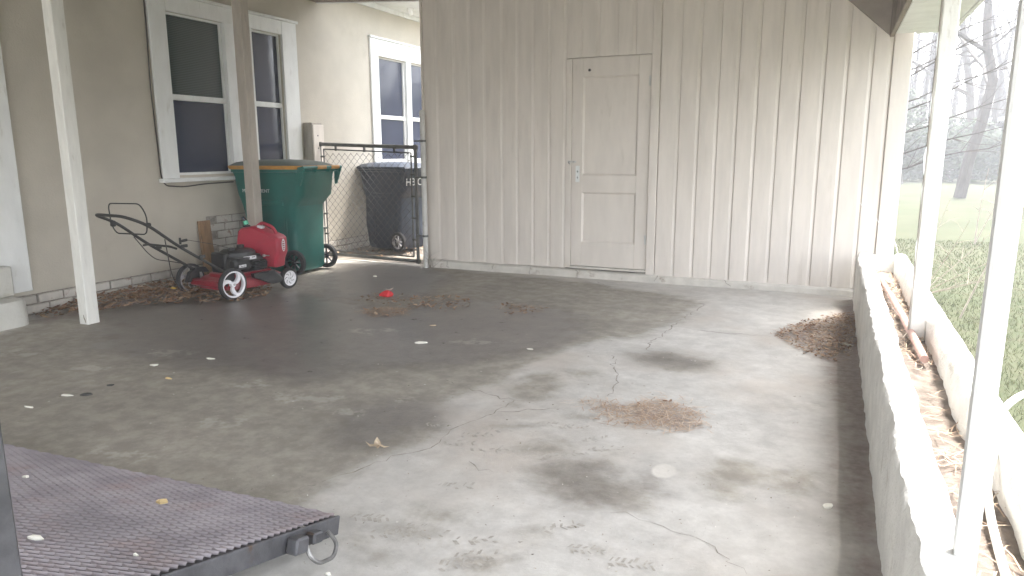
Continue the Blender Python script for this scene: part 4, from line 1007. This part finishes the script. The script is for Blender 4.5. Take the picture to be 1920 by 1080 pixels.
# ------------------------------------------------------------------ grass tufts on the near lawn
m = MB()
for _ in range(60000):
    y = 1.5+11*rng.random()**1.5; x = .66+rng.random()*(1.2+.42*y)
    h = rng.uniform(.015, .045); a = rng.uniform(0, 6.28); w = .0012+.0003*y; dx, dy = math.cos(a)*w, math.sin(a)*w; lx, ly = rng.gauss(0, .02), rng.gauss(0, .02)
    m.add([(x-dx, y-dy, -.05), (x+dx, y+dy, -.05), (x+lx, y+ly, -.05+h)], [[0, 1, 2]])
tag(m.build('grass', M_['grass_blades'], recalc=False), 'short winter grass beyond the planter', 'grass', kind='stuff')

# ------------------------------------------------------------------ trees and shrubs
def grow(mt, mbr, p, d, L, r, depth, rg_, top=False, nseg=7):
    pts = [p]; rs = [r]; q = p; dd = d.normalized()
    for i in range(nseg):
        dd = (dd+Vector((rg_.gauss(0, .10), rg_.gauss(0, .10), rg_.gauss(.03, .06)))).normalized()
        q = q+dd*(L/nseg); pts.append(q); rs.append(r*(1-.8*(i+1)/nseg))
    (mt if depth == 0 else mbr).tube(pts, rs, 8 if depth == 0 else (5 if depth == 1 else 3), False)
    if depth >= 3: return
    nch = (10, 7, 5)[depth]
    for i in range(nch):
        t = rg_.uniform(.28 if depth == 0 else .2, .98); k = min(nseg-1, int(t*nseg)); b = pts[k].lerp(pts[k+1], t*nseg-k)
        ax = (pts[k+1]-pts[k]).normalized(); o = ax.orthogonal(); o.rotate(Matrix.Rotation(rg_.uniform(0, 6.28), 3, ax))
        nd = (ax*rg_.uniform(.5, 1.0)+o*rg_.uniform(.6, 1.0)).normalized()
        grow(mt, mbr, b, nd, L*rg_.uniform(.32, .55)*(1.1-.5*t), max(.006, r*(1-.75*t)*.55), depth+1, rg_, nseg=max(3, nseg-2))
protos = []
for sd_, hgt, rad in ((3, 11, .17), (8, 13, .22), (15, 9.5, .13)):
    rg_ = random.Random(sd_); mt = MB(); mbr = MB()
    grow(mt, mbr, Vector((0, 0, -.05)), Vector((rg_.uniform(-.06, .06), 0, 1)), hgt, rad, 0, rg_, nseg=10)
    t = thing('bare_tree', 'x', 'tree', group='bare trees beyond the lawn'); mt.build('trunk', M_['bark'], t, True, recalc=False); mbr.build('branches', M_['bark'], t, False, recalc=False); protos.append(t)
spots = [(3.3, 24, 0, 'bare grey tree seen just right of the shed corner', 1), (4.7, 21, 1, 'thick forked bare tree nearest the lawn edge', 1.05), (6.0, 27, 2, 'slender bare tree left of the thick tree by the white post', 1.2), (7.6, 25, 1, 'tall bare tree partly behind the near white post', 1.1),
         (2.4, 33, 2, 'thin bare tree far behind the shed corner', 1.2), (5.2, 36, 0, 'bare tree rising behind the pale garage roof', 1.2), (8.2, 34, 1, 'dark bare tree behind the right end of the hedge', 1.1), (10.5, 29, 0, 'bare tree far right of the lawn', 1.1),
         (13.5, 33, 2, 'bare slender tree at the far right woodland edge', 1.3), (-2.5, 34, 1, 'bare tree hidden behind the shed roof', 1), (-10, 26, 0, 'bare tree behind the house', 1.1), (17, 27, 1, 'bare tree beyond the right picture edge', 1), (3.0, 41, 1, 'bare tree in the haze behind the hedge left half', 1.2), (7.4, 44.5, 2, 'bare tree in the haze behind the hedge right half', 1.4)]
used = set()
for i, (x, y, k, lab, sc) in enumerate(spots):
    o = copy_tree(protos[k]) if k in used else protos[k]; used.add(k)
    o.location = (x, y, 0); o.rotation_euler = (0, 0, rng.uniform(0, 6.28)); o.scale = (sc,)*3; o['label'] = lab
# tree just behind the shed whose long limbs slope across the opening
ot = thing('bare_tree', 'bare tree behind the shed whose long thin limbs slope across the opening', 'tree', (.35, 13.0, -.05), group='bare trees beyond the lawn')
mt = MB(); mbr = MB(); rg_ = random.Random(4)
mt.tube([(0, 0, 0), (.05, 0, 1.5), (0, .05, 3.2), (-.1, 0, 5)], [.12, .11, .09, .06], 8, False)
for i in range(13):
    z = .9+.24*i; b = Vector((0, 0, z)); L = rg_.uniform(2.2, 3.6); a = R(rg_.uniform(16, 34)); az = R(rg_.uniform(-35, 25))
    pts = [b+Vector((math.cos(az)*math.cos(a), math.sin(az)*math.cos(a), math.sin(a)))*(L*s_/7)+Vector((0, 0, -.10*(s_/7)**2+rg_.gauss(0, .02))) for s_ in range(8)]
    mbr.tube(pts, [.017*(1-.8*s_/7) for s_ in range(8)], 5, False)
    for j in range(9):
        k = rg_.randint(2, 6); d = Vector((rg_.uniform(.2, 1), rg_.uniform(-.6, .6), rg_.uniform(-.35, .8))).normalized()*rg_.uniform(.25, .7); mbr.tube([pts[k], pts[k]+d*.5+Vector((0, 0, rg_.gauss(0, .03))), pts[k]+d], [.0055, .004, .0015], 3, False)
mt.build('trunk', M_['bark'], ot, True, recalc=False); mbr.build('branches', M_['bark'], ot, recalc=False)
def shrub(name, label, loc, hx, hy, hz, nl, sd_, size=.16, grp='evergreen shrubs along the lawn end'):
    t = thing(name, label, 'shrub', loc, group=grp); rg_ = random.Random(sd_); m = MB()
    lob = [(Vector((rg_.uniform(-.7, .7)*hx, rg_.uniform(-.6, .6)*hy, rg_.uniform(.25, .8)*hz)), rg_.uniform(.3, .55)) for _ in range(14)]
    for _ in range(nl):
        c, rr = rg_.choice(lob); v = Vector((rg_.gauss(0, 1), rg_.gauss(0, 1), rg_.gauss(0, 1))).normalized()*rr*rg_.random()**.35
        p = c+Vector((v.x*hx, v.y*hy, v.z*hz))
        if p.z < .05: continue
        a = Vector((rg_.gauss(0, 1), rg_.gauss(0, 1), rg_.gauss(0, .6))).normalized()*size*rg_.uniform(.6, 1.3); b = a.orthogonal().normalized()*size*.45
        m.add([p-a*.5, p+b*.5, p+a*.5, p-b*.5], [[0, 1, 2, 3]])
    m.build('foliage', M_['evergreen'], t, recalc=False)
    m = MB()
    for i in range(5): m.tube([(rg_.uniform(-.3, .3)*hx, 0, -.05), (rg_.uniform(-.4, .4)*hx, 0, hz*.5), (rg_.uniform(-.5, .5)*hx, 0, hz*.8)], [.05, .035, .015], 5, False)
    m.build('stem', M_['bark'], t, recalc=False); return t
for i, (x, y, hx, hz, lab) in enumerate(((1.2, 37, 2.0, 3.0, 'dark evergreen shrub half hidden by the shed corner'), (4.2, 36.5, 1.7, 2.1, 'broad dark evergreen shrub below the pale garage roof'), (6.6, 35.5, 1.9, 2.2, 'dense dark evergreen shrub in the middle of the lawn end'), (9.2, 36, 2.2, 4.6, 'tall dark evergreen shrub beside the near white post'), (12.5, 36, 2.2, 4.0, 'large evergreen shrub beyond the near white post'), (16, 35, 2.4, 3.6, 'evergreen shrub at the far right of the lawn'), (-2.5, 37, 2.2, 3.2, 'evergreen shrub behind the shed'))):
    shrub('evergreen_shrub', lab, (x, y, 0), hx, 1.3, hz, 6500, 30+i, .30)
rs = random.Random(77); m = MB()
for _ in range(42000):     # far wood beyond the garden reads as one grey mass of twigs
    x = rs.uniform(-25, 45); y = rs.uniform(39, 54); z = abs(rs.gauss(0, 5.5)); L = rs.uniform(.5, 1.6); a = rs.uniform(0, 6.28); d = Vector((math.cos(a)*.6, math.sin(a)*.6, rs.uniform(.3, 1.2))).normalized()*L; b = d.orthogonal().normalized()*.03; p = Vector((x, y, z))
    m.add([p-b, p+b, p+d], [[0, 1, 2]])
for _ in range(260):
    x = rs.uniform(-25, 45); y = rs.uniform(40, 56); h = rs.uniform(6, 12); m.tube([(x, y, -.05), (x+rs.gauss(0, .3), y, h*.5), (x+rs.gauss(0, .6), y, h)], [.14, .09, .02], 4, False)
tag(m.build('far_wood', M_['bark_d'], recalc=False), 'hazy grey bare wood beyond the lawn', 'wood', kind='stuff')
fg = thing('garage', 'low far garage with a pale sloping roof among the trees', 'garage', (5.5, 43, 0))
m = MB(); m.box((-2.4, -2, -.05), (2.4, 2, 2.3), .02); m.build('wall', M_['shed_far'], fg)
m = MB(); m.prism([(-2.8, 2.28), (2.8, 2.75), (2.8, 2.95), (-2.8, 2.45)], lambda u, v, s_: (u, -2.4 if s_ == 0 else 2.4, v)); m.build('roof', M_['pale_roof'], fg)

# ------------------------------------------------------------------ air, sky, sun
m = MB(); hm = bpy.data.materials.new('air'); hm.use_nodes = True; nt = hm.node_tree
nt.nodes.remove(nt.nodes['Principled BSDF']); pv = nt.nodes.new('ShaderNodeVolumePrincipled')
pv.inputs['Density'].default_value = .0056; pv.inputs['Color'].default_value = (.93, .95, 1, 1); pv.inputs['Anisotropy'].default_value = .2
nt.links.new(pv.outputs[0], nt.nodes['Material Output'].inputs['Volume'])
m.add([(x, y, z) for x in (-75, 75) for y in (-55, 95) for z in (-1.2, 22)], [[0, 1, 3, 2], [4, 6, 7, 5], [0, 4, 5, 1], [2, 3, 7, 6], [0, 2, 6, 4], [1, 5, 7, 3]])
tag(m.build('haze', hm), 'pale damp morning haze', 'haze', kind='stuff')

SUN_AZ, SUN_EL = R(28), R(65)     # azimuth measured from +Y towards +X
w = bpy.data.worlds.new('World'); scene.world = w; w.use_nodes = True; nt = w.node_tree
sky = nt.nodes.new('ShaderNodeTexSky'); sky.sky_type = 'NISHITA'; sky.sun_disc = False; sky.sun_elevation = SUN_EL; sky.sun_rotation = SUN_AZ
sky.air_density = 1.2; sky.dust_density = 3.0; sky.ozone_density = 1.0
hsv = nt.nodes.new('ShaderNodeHueSaturation'); hsv.inputs['Saturation'].default_value = .27   # thin cloud: a paler sky than clear blue
nt.links.new(sky.outputs[0], hsv.inputs['Color']); nt.links.new(hsv.outputs[0], nt.nodes['Background'].inputs[0]); nt.nodes['Background'].inputs[1].default_value = .15
sl = bpy.data.lights.new('sun', 'SUN'); sl.energy = 1.9; sl.angle = R(11); sl.color = (1, .95, .88)
so = bpy.data.objects.new('sun', sl); COL.objects.link(so)
dirv = Vector((math.sin(SUN_AZ)*math.cos(SUN_EL), math.cos(SUN_AZ)*math.cos(SUN_EL), math.sin(SUN_EL)))
so.rotation_euler = dirv.to_track_quat('Z', 'Y').to_euler(); so.location = (5, 20, 20)

scene.view_settings.view_transform = 'Standard'; scene.view_settings.look = 'None'; scene.view_settings.gamma = 1
scene.view_settings.exposure = 3.15
scene.render.engine = 'CYCLES'
scene.cycles.max_bounces = 10; scene.cycles.diffuse_bounces = 6; scene.cycles.volume_bounces = 1
scene.cycles.use_denoising = True
